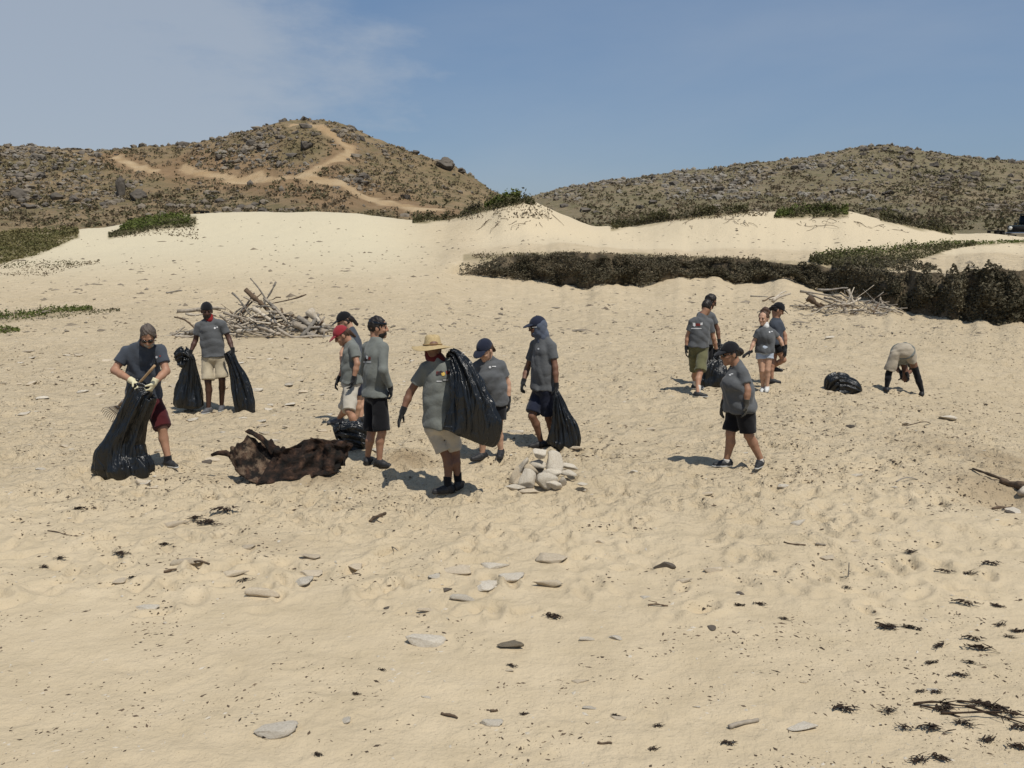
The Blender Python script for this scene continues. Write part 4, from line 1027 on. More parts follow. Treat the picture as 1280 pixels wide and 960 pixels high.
bag("slumped black bag on the sand by the man in olive shorts", gB[1], [(901, 430, .05, .05, .05, .6), (897, 440, .0, .09, .08, .55), (896, 452, -.05, .15, .12, .4), (892, 466, -.1, .27, .19, .28), (891, 476, -.1, .31, .22, .2), (891, 482, -.1, .28, .2, .1)], 26)
gB = ground(1054, 491)
bag("full black bag lying alone on open sand near the bent-over person", gB[1], [(1032, 492, 0, .05, .05, .4), (1037, 487, 0, .10, .10, .5), (1043, 480.5, 0, .20, .17, .3), (1053, 480.5, 0, .20, .2, .2), (1064, 484, 0, .16, .19, .2), (1072, 487.5, 0, .10, .13, .25), (1076, 489, 0, .05, .06, .2)], 27)
gB = ground(441, 560)
bag("crumpled black bag dropped behind the rusted metal", gB[1], [(418, 543, -.02, .05, .06, .5), (424, 541, 0, .11, .10, .5), (433, 543, 0, .16, .13, .4), (444, 545, 0, .20, .16, .3), (453, 547, 0, .19, .16, .25), (460, 550, 0, .12, .10, .3)], 28)

# ------------------------------------------------------------------ rake held by the leaning man
WOOD = mat("rake_wood", (.40, .27, .15), (.30, .20, .11), rough=.7, scale=20, stretch=(8, 8, 1)); STEEL = mat("rake_steel", (.35, .33, .30), (.22, .15, .10), rough=.45, scale=30, metal=.7)
a, b = at(193.5, 457, Y1 - .55), at(151, 505, Y1 - .30)
rk = empty("rake", b, "wooden-handled leaf rake held by the man in maroon shorts", "rake")
t = MB(); t.tube([seg(a, b, q) for q in np.linspace(0, 1, 8)], np.linspace(.0155, .0145, 8), 10); t.build("handle", WOOD, rk, b)
t = MB(); t.tube([seg(a, b, .90), seg(a, b, 1.03)], .020, 10); t.build("ferrule", STEEL, rk, b)
dr = nrm(b - a)
for q in range(11):
    an = (q - 5) * .105
    sd = nrm(np.cross(dr, V(0, 1, .2))); d1 = nrm(dr * math.cos(an) + sd * math.sin(an))
    t = MB(); p0 = b + dr * .02; ln = .24
    t.tube([p0, p0 + d1 * ln * .5, p0 + d1 * ln, p0 + d1 * (ln + .015) - V(0, .03, .03)], [.004, .004, .0038, .003], 5); t.build("tine", STEEL, rk, b)
t = MB(); t.tube([b + dr * .16 + nrm(np.cross(dr, V(0, 1, .2))) * q for q in np.linspace(-.075, .075, 5)], .005, 6); t.build("spreader_bar", STEEL, rk, b)

# ------------------------------------------------------------------ rusted sheet-metal wreck half buried
def rust_material(name, pale):
    m, N, L, b = _new(name); b.inputs['Roughness'].default_value = .85; b.inputs['Specular IOR Level'].default_value = .25
    tc = N.new("ShaderNodeTexCoord")
    def noise(sc, det=6, ro=.65):
        n = N.new("ShaderNodeTexNoise"); n.inputs['Scale'].default_value = sc; n.inputs['Detail'].default_value = det; n.inputs['Roughness'].default_value = ro; L.new(tc.outputs['Object'], n.inputs['Vector']); return n.outputs['Fac']
    r = N.new("ShaderNodeValToRGB"); e = r.color_ramp.elements; e[0].position = .40; e[0].color = (.006, .005, .004, 1); e[1].position = .76; e[1].color = (.105, .055, .032, 1)
    x = e.new(.56); x.color = (.026, .014, .009, 1)
    L.new(noise(9), r.inputs['Fac'])
    r2 = N.new("ShaderNodeValToRGB"); r2.color_ramp.elements[0].position = .56 - pale * .08; r2.color_ramp.elements[1].position = .68 - pale * .06
    L.new(noise(8.0, 7, .75), r2.inputs['Fac'])
    mx = N.new("ShaderNodeMix"); mx.data_type = 'RGBA'; L.new(r2.outputs['Color'], mx.inputs[0]); L.new(r.outputs['Color'], mx.inputs[6]); mx.inputs[7].default_value = (.15, .105, .070, 1) if pale else (.075, .045, .030, 1)
    L.new(mx.outputs[2], b.inputs['Base Color'])
    bp = N.new("ShaderNodeBump"); bp.inputs['Strength'].default_value = .9; bp.inputs['Distance'].default_value = .025; L.new(noise(18), bp.inputs['Height']); L.new(bp.outputs['Normal'], b.inputs['Normal'])
    return m
RUST, RUSTP = rust_material("rust", 0), rust_material("rust_pale", 1)
gR = ground(360, 592); YR = gR[1]
wreck = empty("rusted_metal_wreck", gR, "crumpled rust-brown sheet metal drum half buried in the sand", "scrap metal")
def sheet(name, m, grid, thick=.014, amp=.02, seed=0):
    g = np.array(grid); nu, nv = g.shape[:2]; K = 6
    uu = np.linspace(0, nu - 1, (nu - 1) * K + 1); vv_ = np.linspace(0, nv - 1, (nv - 1) * K + 1)
    def itp(q):
        A = np.stack([np.interp(uu, np.arange(nu), q[:, j]) for j in range(nv)], 1); B = np.stack([np.interp(vv_, np.arange(nv), A[i]) for i in range(len(uu))], 0)
        for _ in range(3):
            B[1:-1] = (B[:-2] + 2 * B[1:-1] + B[2:]) / 4; B[:, 1:-1] = (B[:, :-2] + 2 * B[:, 1:-1] + B[:, 2:]) / 4
        return B
    p = np.stack([itp(g[:, :, i]) for i in range(3)], 2); Nu, Nv = p.shape[:2]
    U, W_ = np.meshgrid(np.arange(Nu), np.arange(Nv), indexing='ij')
    du = np.gradient(p, axis=0); dv = np.gradient(p, axis=1); nn = np.cross(du, dv); nn /= np.linalg.norm(nn, axis=2, keepdims=True) + 1e-9
    p = p + nn * (amp * 2 * fbm(U * .22, W_ * .22, seed, 4, .6))[:, :, None]
    jag = .075 * fbm(U[:, -1] * .22, U[:, -1] * .05, seed + 3, 4, .6)
    p[:, -1, 2] += jag; p[:, -2, 2] += jag * .6
    q = p + nn * thick
    v = np.concatenate([p.reshape(-1, 3), q.reshape(-1, 3)]); n0 = Nu * Nv; I = np.arange(n0).reshape(Nu, Nv)
    f = [(I[i, j], I[i + 1, j], I[i + 1, j + 1], I[i, j + 1]) for i in range(Nu - 1) for j in range(Nv - 1)]
    f += [tuple(n0 + k for k in reversed(t_)) for t_ in f]
    ed = [I[i, 0] for i in range(Nu)] + [I[-1, j] for j in range(1, Nv)] + [I[i, -1] for i in range(Nu - 2, -1, -1)] + [I[0, j] for j in range(Nv - 2, 0, -1)]
    f += [(ed[(k + 1) % len(ed)], ed[k], ed[k] + n0, ed[(k + 1) % len(ed)] + n0) for k in range(len(ed))]
    return link(name, mesh_from(name, v - gR, f), m, wreck)
A_ = lambda px, py, dy: at(px, py, YR + dy)
sheet("side_panel", RUSTP, [[A_(287, 572, .05), A_(286, 566, .05), A_(290, 560, .05)], [A_(296, 590, -.10), A_(298, 572, -.08), A_(301, 552, -.02)], [A_(311, 602, -.24), A_(313, 578, -.04), A_(313, 545, .02)], [A_(324, 606, -.30), A_(328, 584, .06), A_(329, 554, .16)], [A_(333, 603, -.28), A_(340, 586, .10), A_(343, 565, .22)]], seed=5)
sheet("torn_flange", RUST, [[A_(306, 540, .0), A_(309, 537, .02), A_(312, 536, .04)], [A_(318, 546, .0), A_(322, 545, .05), A_(326, 544, .10)], [A_(330, 556, .05), A_(336, 556, .10), A_(341, 556, .16)], [A_(338, 568, .10), A_(347, 568, .14), A_(353, 567, .2)]], seed=6, amp=.012)
sheet("drum_shell", RUST, [[A_(320, 607, -.30), A_(326, 596, -.26), A_(338, 578, .02), A_(347, 563, .06)], [A_(345, 603, -.27), A_(348, 590, -.12), A_(352, 572, .08), A_(356, 556, .02)], [A_(368, 600, -.24), A_(370, 586, -.20), A_(372, 572, -.16), A_(376, 560, -.02)], [A_(390, 598, -.20), A_(393, 582, -.06), A_(396, 562, .10), A_(396, 547, .02)],
      [A_(408, 595, -.16), A_(410, 580, -.14), A_(412, 563, -.04), A_(410, 553, .06)], [A_(420, 592, -.10), A_(424, 578, .0), A_(427, 560, .08), A_(424, 550, .02)], [A_(427, 588, .04), A_(433, 575, .08), A_(438, 560, .16), A_(436, 551, .2)]], seed=7, amp=.05, thick=.02)
sheet("inner_wall", RUST, [[A_(340, 585, .15), A_(343, 570, .22), A_(347, 562, .26)], [A_(372, 582, .25), A_(374, 566, .32), A_(375, 553, .34)], [A_(402, 580, .28), A_(404, 564, .34), A_(404, 549, .36)], [A_(428, 578, .26), A_(430, 564, .3), A_(431, 552, .32)]], seed=8, amp=.03)
t = MB(); t.tube([A_(264, 569, .02), A_(272, 566, .03), A_(282, 566, .05), A_(290, 570, .05)], [.018, .03, .035, .03], 8, jitter=.25, rng=RNG); t.build("bent_strip", RUST, wreck, gR)

# ------------------------------------------------------------------ stones
STONE = mat("pale_stone", (.56, .475, .355), (.42, .345, .245), rough=.95, scale=9, detail=7, bump=.55, bscale=26, bdist=.02, rand=.22, lo=.3, hi=.7)
STONE_W = mat("white_stone", (.72, .655, .545), (.57, .495, .385), rough=.95, scale=10, detail=7, bump=.7, bscale=24, bdist=.03, rand=.14)
STONE_D = mat("dark_stone", (.085, .07, .055), (.14, .115, .09), rough=.9, scale=12, detail=6, bump=.5, bscale=30, bdist=.02, rand=.3)
CORAL = mat("coral_stone", (.50, .43, .32), (.26, .20, .13), rough=.98, scale=26, detail=5, bump=1.0, bscale=45, bdist=.03)
def stone_mesh(i, ang=.22, cuts=8, lo=.42, hi=.82, flatten=.62):
    r = np.random.default_rng(100 + i); bm = bmesh.new(); bmesh.ops.create_icosphere(bm, subdivisions=3, radius=1)
    v = np.array([q.co[:] for q in bm.verts]); f = [tuple(q.index for q in fc.verts) for fc in bm.faces]; bm.free()
    v[:, 2] = np.sign(v[:, 2]) * np.minimum(np.abs(v[:, 2]), flatten) / flatten
    for k in range(cuts + i % 5):
        n = nrm(r.normal(0, 1, 3) * V(1, 1, .6)); d = r.uniform(lo, hi); s = v @ n; v = v - np.outer(np.maximum(s - d, 0) * .96, n)
    v = v * (1 + ang * fbm(v[:, 0] * 1.3 + v[:, 2] + i, v[:, 1] * 1.3 - v[:, 2] * .7, i, 3))[:, None]
    return mesh_from("stone", v, np.array(f))
STM = [stone_mesh(i) for i in range(10)]
STM_M = {}
def stone(px, py, wpx, hpx, label, m=STONE, group=None, sh=None, rz=None, thick=None, sink=.27, tilt=0.0, lift=0.0, name="stone", ry=None, cat="stone"):
    p = ground(px, py + hpx * .35); s = p[1] / FPX * 1.0
    sx = wpx * s / 2
    dep = math.atan2(CAMH - p[2], p[1])
    hz = thick if thick is not None else sx * random.uniform(.16, .34)
    sy = ry if ry is not None else max(.3 * sx, min(1.1 * sx, (hpx * s / 2 - hz * .8 * math.cos(dep)) / max(math.sin(dep), .12)))
    k = random.randrange(len(STM)) if sh is None else sh
    key = (k, m.name)
    if key not in STM_M: me = STM[k].copy(); me.materials.clear(); me.materials.append(m); STM_M[key] = me
    o = link(name, STM_M[key]); o.scale = (sx * 1.28, sy * 1.28, hz); o.rotation_euler = (tilt, random.uniform(-.12, .12) + tilt * .4, random.uniform(-.25, .25) if rz is None else rz)
    o.location = (p[0], p[1] + sy * .3, p[2] + hz * (1 - 2 * sink) + lift)
    return tag(o, label, cat, group)
for a in (
    (340, 907, 52, 25, "large flat grey-white stone slab alone on smooth sand", STONE_W, 1), (444, 704, 30, 14, "rounded pale stone beside a small dark pebble", STONE, 0),
    (575, 708, 38, 16, "sausage-shaped tan stone next to the tilted white slab", STONE, 2), (616, 705, 38, 14, "tilted white slab with dark shadow beneath it", STONE_W, 3),
    (642, 718, 42, 15, "pale wedge stone touching the tilted white slab", STONE_W, 4), (606, 728, 34, 17, "chalky white lump in front of the tilted white slab", STONE_W, 5),
    (583, 747, 34, 12, "low white flake in front of the chalky lump", STONE_W, 6), (691, 697, 46, 15, "broad grey stone with one bright end behind the stone bar", STONE, 7),
    (687, 730, 40, 8, "long thin stone bar with a squared end", STONE, 8), (640, 804, 40, 15, "pitted coral lump half sunk in sand", CORAL, 9),
    (528, 796, 48, 22, "large sloping pale slab partly sunk with dark scraps on its edge", STONE_W, 1), (618, 901, 36, 14, "grey-white slab with a dark twig lying behind it", STONE_W, 4),
    (770, 795, 24, 9, "small smooth grey-white pebble slab on bare sand", STONE_W, 0), (1004, 905, 46, 15, "rough white coral block near the seaweed strands", STONE_W, 9),
    (545, 717, 16, 11, "small white cube-like stone beside the sausage-shaped tan stone", STONE_W, 2), (335, 743, 46, 9, "curved flat stone with a dark undercut rim", STONE, 6),
    (290, 715, 40, 12, "cracked flat stone sheet beside dark seaweed", STONE, 3), (378, 722, 26, 18, "upright bright white stone chip in a stone cluster", STONE_W, 5),
    (392, 714, 34, 12, "flat stone leaning behind the bright white chip", STONE, 4), (240, 703, 42, 6, "long thin buried stone edge with a dark rim", STONE, 6),
    (182, 757, 28, 12, "ribbed grey-white slab sunk in the sand", STONE_W, 1), (310, 683, 22, 7, "small curved stone with dark rim", STONE, 7), (389, 694, 30, 9, "pale dished stone beyond the stone cluster", STONE, 8),
    (215, 655, 40, 8, "flat stone sheet by the seaweed clump", STONE, 3), (150, 723, 22, 10, "pair-like lumpy beige stone near dark scraps", STONE, 2), (536, 762, 24, 6, "thin stone sliver casting a dark line", STONE, 6),
    (833, 705, 32, 10, "dark oval stone lying on bare sand", STONE_D, 0), (260, 574, 13, 12, "round brown stone near the bent metal strip", STONE_D, 2), (1062, 530, 13, 12, "round grey-brown stone standing on open sand", STONE_D, 5),
    (998, 652, 22, 9, "scuffed whitish stone patch on the sand slope", STONE_W, 3), (889, 711, 24, 9, "faint flat sand-coloured stone", STONE, 1), (1267, 634, 20, 16, "white wedge stone at the foot of the sand hollow", STONE_W, 4),
    (1262, 637, 11, 10, "round dark brown stone against the white wedge stone", STONE_D, 2), (891, 781, 12, 16, "upright dark lump alone on the sand", STONE_D, 7), (558, 735, 13, 9, "black stone chip near the sausage-shaped tan stone", STONE_D, 3),
    (484, 755, 9, 15, "dark upright stone chip casting a small shadow", STONE_D, 8), (740, 884, 20, 6, "barely showing pale stone near scattered dark crumbs", STONE_W, 6), (737, 798, 22, 7, "faint white flake beside the coral lump", STONE_W, 6),
    (432, 897, 14, 12, "small faint white chip on smooth sand", STONE_W, 5), (1186, 521, 24, 9, "pale stone bar on the sand beside the bent-over person", STONE_W, 8), (925, 740, 12, 7, "dark pebble on the bare sand slope", STONE_D, 0)):
    stone(a[0], a[1], a[2], a[3], a[4], a[5], "loose stones on the sand", a[6])
# the stone heap (each stone set by hand)
HP = ground(672, 606); HY = HP[1]
STM_R = [stone_mesh(40 + i, .16, cuts=8, lo=.55, hi=.88, flatten=.8) for i in range(10)]
def heap(px, py, dy, rx, ry, rz, rot, label, k, m=STONE_W):
    key = (k, m.name, 'r')
    if key not in STM_M: me = STM_R[k].copy(); me.materials.clear(); me.materials.append(m); STM_M[key] = me
    o = link("stone", STM_M[key]); o.location = tuple(at(px, py, HY + dy)); o.scale = (rx * 1.08, ry * 1.08, rz * 1.05); o.rotation_euler = rot
    return tag(o, label, "stone", "stones of the heap")
heap(675.5, 566.5, .05, .105, .085, .052, (.1, 0, .2), "oval stone crowning the stone heap", 0)
heap(674, 579.5, .08, .105, .09, .055, (.1, .15, 0), "rounded stone just under the crowning stone of the heap", 2)
heap(692, 580, .05, .115, .05, .13, (-.45, .25, .1), "upright squarish white slab leaning on the stone heap", 3)
heap(694, 570, .22, .09, .05, .05, (.2, .35, 0), "stone behind the upright slab of the heap", 4)
heap(652, 584, .05, .045, .06, .125, (.2, .55, .2), "slanting slab on the shoulder of the stone heap", 6)
heap(644, 595, .02, .06, .06, .11, (-.2, .35, .3), "upright stone at the outer side of the stone heap", 7, STONE)
heap(658, 599, -.12, .105, .06, .115, (-.5, .1, .1), "big smooth rounded stone at the front of the heap", 1)
heap(664, 588, .03, .07, .05, .09, (.1, -.5, 0), "leaning stone wedged in the middle of the heap", 8, STONE)
heap(682, 602, -.14, .145, .10, .085, (-.5, .2, .1), "broad slab lying against the heap front", 5)
heap(691, 606, -.17, .13, .08, .05, (-.3, .25, -.2), "low broad slab at the foot of the heap", 9)
heap(690, 592, -.02, .12, .07, .06, (-.3, -.2, .1), "stone under the upright squarish slab", 4)
heap(642, 609, -.18, .13, .06, .028, (0, .02, .1), "thin white slab flat on the sand at the heap's foot", 6)
heap(662, 614, -.24, .12, .06, .030, (0, -.08, 0), "thin tan slab half sunk at the heap's foot", 8, STONE)
heap(712, 583, .22, .115, .06, .035, (0, .12, -.1), "long stone lying behind the heap", 8)
heap(711, 591, .05, .10, .06, .045, (0, .2, 0), "rounded stone lying beside the upright slab", 2)
heap(703, 602, -.08, .055, .03, .05, (.3, .7, 0), "small wedge stone beside the broad slab of the heap", 3)
heap(670, 594, .15, .13, .12, .12, (0, 0, .4), "core stone buried inside the heap", 0, STONE)
heap(727, 605, -.15, .07, .05, .014, (0, 0, 0), "faint pale slab sunk beside the heap", 6)
heap(655, 604, .0, .14, .10, .08, (0, 0, 0), "low stone bedding the heap", 9, STONE)
# scattered smaller pale stones
rs = np.random.default_rng(77)
for k in range(120):
    if k < 70: px, py = rs.uniform(0, 420), rs.uniform(432, 610)
    elif k < 92: px, py = rs.uniform(300, 640), rs.uniform(430, 585)
    else: px, py = rs.uniform(500, 1270), rs.uniform(400, 900)
    w = rs.uniform(7, 22) * (.6 + (py - 400) / 500)
    tn = rs.random() < .55; where = "on the sand around the man with the rake" if k < 70 and px < 230 else "on the sand between the two-bag man and the rusted metal" if k < 70 else "on the sand behind the straw-hatted man's group" if k < 92 else "on the open sand around the lone walking woman" if py < 620 else "on the foreground sand among the crumbs"
    stone(px, py, w, w * rs.uniform(.22, .4), "small flat %s stone %s" % ("tan" if tn else "whitish", where), STONE if tn else STONE_W, "small flat stones strewn on the sand", sink=rs.uniform(.3, .42))

# ------------------------------------------------------------------ driftwood
DW = [mat("driftwood_pale", (.40, .345, .275), (.28, .235, .18), rough=.9, scale=14, detail=6, stretch=(1, 1, .5), bump=.7, bscale=34, bdist=.02, rand=.25), mat("driftwood_grey", (.27, .245, .21), (.18, .155, .125), rough=.9, scale=14, detail=6, bump=.7, bscale=34, bdist=.02, rand=.3),
      mat("driftwood_brown", (.14, .095, .06), (.08, .055, .036), rough=.9, scale=14, detail=6, bump=.7, bscale=34, bdist=.02, rand=.3), mat("driftwood_bleached", (.54, .48, .39), (.40, .34, .26), rough=.9, scale=14, detail=6, bump=.7, bscale=34, bdist=.02, rand=.15)]
def log(p, q, r0, r1, label, m, group, bend=.06, name="driftwood_log", seed=0, n=9, k=10, fork=0, cat="driftwood"):
    r = np.random.default_rng(seed); p = np.asarray(p, float); q = np.asarray(q, float); L_ = np.linalg.norm(q - p)
    o1 = r.normal(0, 1, 3) * bend * L_; o2 = r.normal(0, 1, 3) * bend * .5 * L_
    pts = [seg(p, q, t) + o1 * math.sin(math.pi * t) + o2 * math.sin(2 * math.pi * t) for t in np.linspace(0, 1, k)]
    rad = (r0 + (r1 - r0) * np.linspace(0, 1, k)) * (1 + .16 * r.normal(0, 1, k)); rad = np.maximum(rad, .004)
    base = pts[0]; t = MB(); t.tube(pts, rad, n, jitter=.10, rng=r)
    for f_ in range(fork):
        i = r.integers(k // 3, k - 2); d = nrm(nrm(q - p) + r.normal(0, .6, 3)); ll = L_ * r.uniform(.15, .35)
        t.tube([pts[i], pts[i] + d * ll * .5, pts[i] + d * ll + r.normal(0, .03, 3)], [rad[i] * .6, rad[i] * .5, rad[i] * .3], 6)
    return tag(link(name, t.mesh(name, base), m, None, tuple(base)), label, cat, group)
def pile(main, cpx, cpy, rxm, rym, hm, nfill, label, group, seed, rsz=(.009, .034)):
    r = np.random.default_rng(seed); c = ground(cpx, cpy); Y = c[1]
    lab = lambda t_, rr_, m_, l_: "%s %s %s %s" % ("short" if l_ < .75 else "long", "thin" if rr_ < .028 else "stout", ("pale", "grey", "dark brown", "bleached")[m_], t_)
    for k, (x0, y0, d0, x1, y1, d1, rr, mi, lb) in enumerate(main):
        log(at(x0, y0, Y + d0), at(x1, y1, Y + d1), rr * .80, rr * .45, lb or lab(label, rr, mi, np.hypot(x1 - x0, y1 - y0) / 46.), DW[mi], group, seed=seed + k, bend=.035, fork=1 if k % 3 == 0 else 0)
    for k in range(nfill):
        a = r.uniform(0, 6.28); rad = math.sqrt(r.random()); x = c[0] + rxm * rad * math.cos(a); y = Y + rym * rad * math.sin(a); gz = float(sand.z(x, y))
        hh = hm * max(0, 1 - rad) * r.uniform(.15, 1.0); ln = r.uniform(.4, 1.5); th_ = r.uniform(0, math.pi); tl_ = r.normal(0, .35) + (.25 if rad < .5 else .0)
        d = V(math.cos(th_) * math.cos(tl_), math.sin(th_) * math.cos(tl_) * .6, math.sin(tl_)); p = V(x, y, gz + hh + .03) - d * ln / 2; q = p + d * ln
        for e in (p, q): e[2] = max(e[2], float(sand.z(e[0], e[1])) + .02)
        mi = r.choice(4, p=[.4, .3, .14, .16]); r0 = r.uniform(*rsz)
        log(p, q, r0, r0 * .7, lab(label, r0, mi, ln), DW[mi], group, seed=seed + 500 + k, bend=.05, k=8, n=7, fork=1 if r.random() < .3 else 0)
L1 = "driftwood stick in the tall heap behind the two-bag man"
pile([(307, 362, .1, 336, 389, 0, .10, 2, "thick dark plank slanting across the top of the tall driftwood heap"), (290, 366, -.1, 328, 404, -.3, .035, 1, None), (313, 348, .2, 340, 385, 0, .035, 1, None), (345, 352, .3, 326, 385, .2, .035, 1, None), (383, 368, .4, 330, 382, .2, .028, 2, None),
      (316, 385, -.2, 352, 408, -.5, .085, 3, None), (330, 372, .1, 368, 422, -.4, .06, 0, None), (322, 408, -.5, 362, 420, -.6, .085, 0, "thick bleached log along the front of the tall driftwood heap"), (280, 391, -.1, 308, 402, -.4, .055, 0, None), (292, 410, -.5, 320, 400, -.3, .055, 0, None), (296, 415, -.6, 322, 412, -.6, .075, 3, None),
      (286, 400, 0, 314, 372, .2, .03, 0, None), (296, 394, 0, 318, 366, .3, .045, 1, None), (340, 385, .3, 376, 398, .2, .035, 2, None), (352, 386, .3, 354, 396, .2, .04, 2, None), (336, 378, 0, 372, 412, -.2, .05, 1, None), (318, 396, 0, 340, 398, -.2, .05, 2, None)],
     330, 416, 1.55, .9, 1.25, 110, L1, "driftwood of the tall heap", 900)
L1b = "driftwood log at the heap's end beside the red-capped person"
pile([(368, 405, 0, 392, 418, -.2, .13, 0, None), (372, 396, .1, 398, 411, 0, .10, 1, None), (386, 388, .2, 405, 408, .1, .14, 3, "bleached tree-stump driftwood at the end of the tall heap"), (384, 418, -.3, 412, 421, -.3, .09, 1, None), (392, 430, -.6, 415, 426, -.6, .10, 3, "smooth bleached log end poking out by the red-capped person"), (376, 398, .2, 386, 396, .2, .06, 2, None), (400, 414, -.2, 418, 412, 0, .09, 0, None)],
     392, 418, .55, .5, .45, 10, L1b, "stout logs of the tall heap", 1100, (.03, .07))
L1c = "driftwood plank lying flat behind the man with the rake"
pile([(202, 424, 0, 246, 412, .1, .10, 1, None), (216, 424, -.2, 244, 419, -.2, .05, 0, None), (222, 389, .6, 276, 387, .6, .07, 0, None), (232, 392, .5, 270, 394, .5, .05, 3, None), (246, 388, .5, 282, 386, .5, .06, 0, None), (238, 416, .0, 256, 406, 0, .09, 1, None)], 230, 420, .5, .3, .1, 3, L1c, "planks lying beside the tall heap", 1200)
L2 = "driftwood branch in the low tangle below the scrub bank"
pile([(1010, 372, 0, 1028, 384, -.2, .14, 2, "thick dark log in the low driftwood heap below the scrub bank"), (1060, 362, .2, 1068, 380, 0, .09, 3, None), (1064, 388, -.3, 1110, 384, -.3, .07, 3, None), (1085, 385, -.4, 1118, 398, -.5, .085, 3, "bleached curving branch at the front of the low driftwood heap"), (1064, 390, -.4, 1088, 401, -.6, .12, 0, None), (1054, 378, 0, 1062, 398, -.5, .10, 0, None),
      (1000, 364, .3, 1052, 371, .2, .05, 0, None), (1008, 366, .3, 1040, 379, 0, .06, 0, None), (1090, 376, .1, 1118, 392, -.1, .07, 1, None), (1110, 388, 0, 1140, 400, -.2, .10, 1, None), (962, 374, .0, 982, 364, .6, .05, 3, None), (966, 377, 0, 988, 367, .6, .07, 0, None), (953, 376, 0, 968, 370, .3, .04, 2, None), (938, 370, .4, 960, 371, .3, .035, 1, None),
      (1052, 384, -.2, 1076, 372, .2, .06, 3, None), (1030, 372, .2, 1060, 380, 0, .06, 0, None), (1022, 362, .4, 1060, 360, .4, .05, 1, None)],
     1062, 390, 1.9, 1.3, .75, 80, L2, "driftwood of the low heap", 1400)
log(ground(1216, 588) + V(0, 0, .02), ground(1262, 606) + V(0, 0, .03), .012, .02, "long thin stick on the sand slope by the hollow", DW[2], None, seed=31, bend=.02, name="driftwood_stick")
log(ground(1252, 604) + V(0, 0, .03), ground(1290, 618) + V(0, 0, .05), .035, .06, "dark pointed plank sliding out of the sand slope", DW[2], None, seed=32, bend=.02)
log(ground(1240, 637) + V(0, 0, .01), ground(1264, 637) + V(0, 0, .015), .012, .02, "short brown stick below the white wedge stone", DW[2], None, seed=33, name="driftwood_stick")
log(ground(1276, 622) + V(0, 0, .04), ground(1300, 615) + V(0, 0, .06), .05, .05, "bleached log end behind the white wedge stone", DW[3], None, seed=34)
STK = [(911, 911, 948, 902, .013, 0, "straight pale stick near the coral block"), (463, 653, 482, 643, .016, 2, "thick dark stick with a side twig"), (980, 678, 1007, 682, .008, 2, "thin brown stick on the sand slope"), (1020, 681, 1032, 682, .012, 0, "short pale stick piece in line with a brown stick"),
       (613, 890, 622, 889, .010, 2, "short dark stick behind the grey-white slab"), (552, 893, 572, 899, .009, 2, "short dark curved stick on smooth sand"), (747, 929, 765, 930, .007, 2, "thin dark sliver near the photo's lower sand crumbs"), (490, 684, 507, 694, .005, 1, "thin curved twig on the sand"), (810, 757, 835, 758, .007, 2, "forked thin twig on the sand"),
       (1120, 603, 1147, 600, .008, 1, "thin twig on the trampled slope"), (1128, 532, 1163, 530, .008, 2, "thin straight twig near the bent-over person"), (60, 664, 90, 670, .006, 2, "thin root lying apart from the bushy seaweed clump"), (208, 367, 228, 364, .03, 1, "grey stick on pale sand above the planks"), (222, 700, 262, 706, .010, 2, "dark curved stick on the stone edge"), (205, 716, 221, 713, .012, 2, "short dark stick beside scattered slabs")]
for k, (x0, y0, x1, y1, rr, mi, lb) in enumerate(STK):
    lb = "thin dark sliver of wood on smooth sand" if k == 6 else lb
    log(ground(x0, y0) + V(0, 0, rr * .7), ground(x1, y1) + V(0, 0, rr * .9), rr, rr * .7, lb, DW[mi], "sticks on the sand", seed=60 + k, bend=.04, name="driftwood_stick", fork=1 if k in (1, 8) else 0)
g0 = ground(1059.5, 721); log(g0 - V(0, 0, .04), g0 + V(.005, 0, .125), .006, .004, "thin stick standing upright in the sand", DW[1], "sticks on the sand", seed=90, name="driftwood_stick", bend=.01)

# ------------------------------------------------------------------ seaweed and crumbs
WEED = mat("dry_seaweed", (.018, .011, .007), (.045, .026, .014), rough=.85, scale=30, bump=.5, bscale=60, bdist=.01, rand=.2)
def weed_mesh(i, n=46, flat=.35):
    r = np.random.default_rng(300 + i); v = []; f = []
    for k in range(n):
        c = r.normal(0, .38, 3) * V(1, .8, flat); c[2] = abs(c[2]); a = r.uniform(0, 6.28); d = V(math.cos(a), math.sin(a), r.normal(0, .4)); sd = V(-math.sin(a), math.cos(a), r.normal(0, .5)); l = r.uniform(.12, .42); w = r.uniform(.03, .10)
        b = len(v); up_ = V(0, 0, r.uniform(.02, .12))
        v += [c - d * l - sd * w * .6, c - d * l + sd * w * .6, c + sd * w + up_, c - sd * w + up_, c + d * l + sd * w * .4, c + d * l - sd * w * .4]
        f += [(b, b + 3, b + 2, b + 1), (b + 3, b + 5, b + 4, b + 2)]
    v = np.array(v); v[:, 2] -= v[:, 2].min() + .02
    return mesh_from("seaweed", v, f, smooth=False)
WM = [weed_mesh(i) for i in range(8)]
for me in WM: me.materials.append(WEED)
def weed(px, py, wpx, label, group="scraps of dry seaweed", hz=.5, asp=.7):
    p = ground(px, py); s = wpx * p[1] / FPX / (1.25 if wpx < 25 else 1.7); o = link("seaweed_scrap", random.choice(WM)); o.location = tuple(p); o.scale = (s, s * asp, s * hz); o.rotation_euler = (0, 0, random.uniform(-.6, .6)); return tag(o, label, "seaweed", group)
weed(279, 640, 30, "bushy dark seaweed clump on the sand before the rusted metal"); weed(258, 655, 24, "ragged seaweed tuft beside the bushy dark clump"); weed(243, 650, 18, "small seaweed tuft at the edge of the bushy clump", asp=.5)
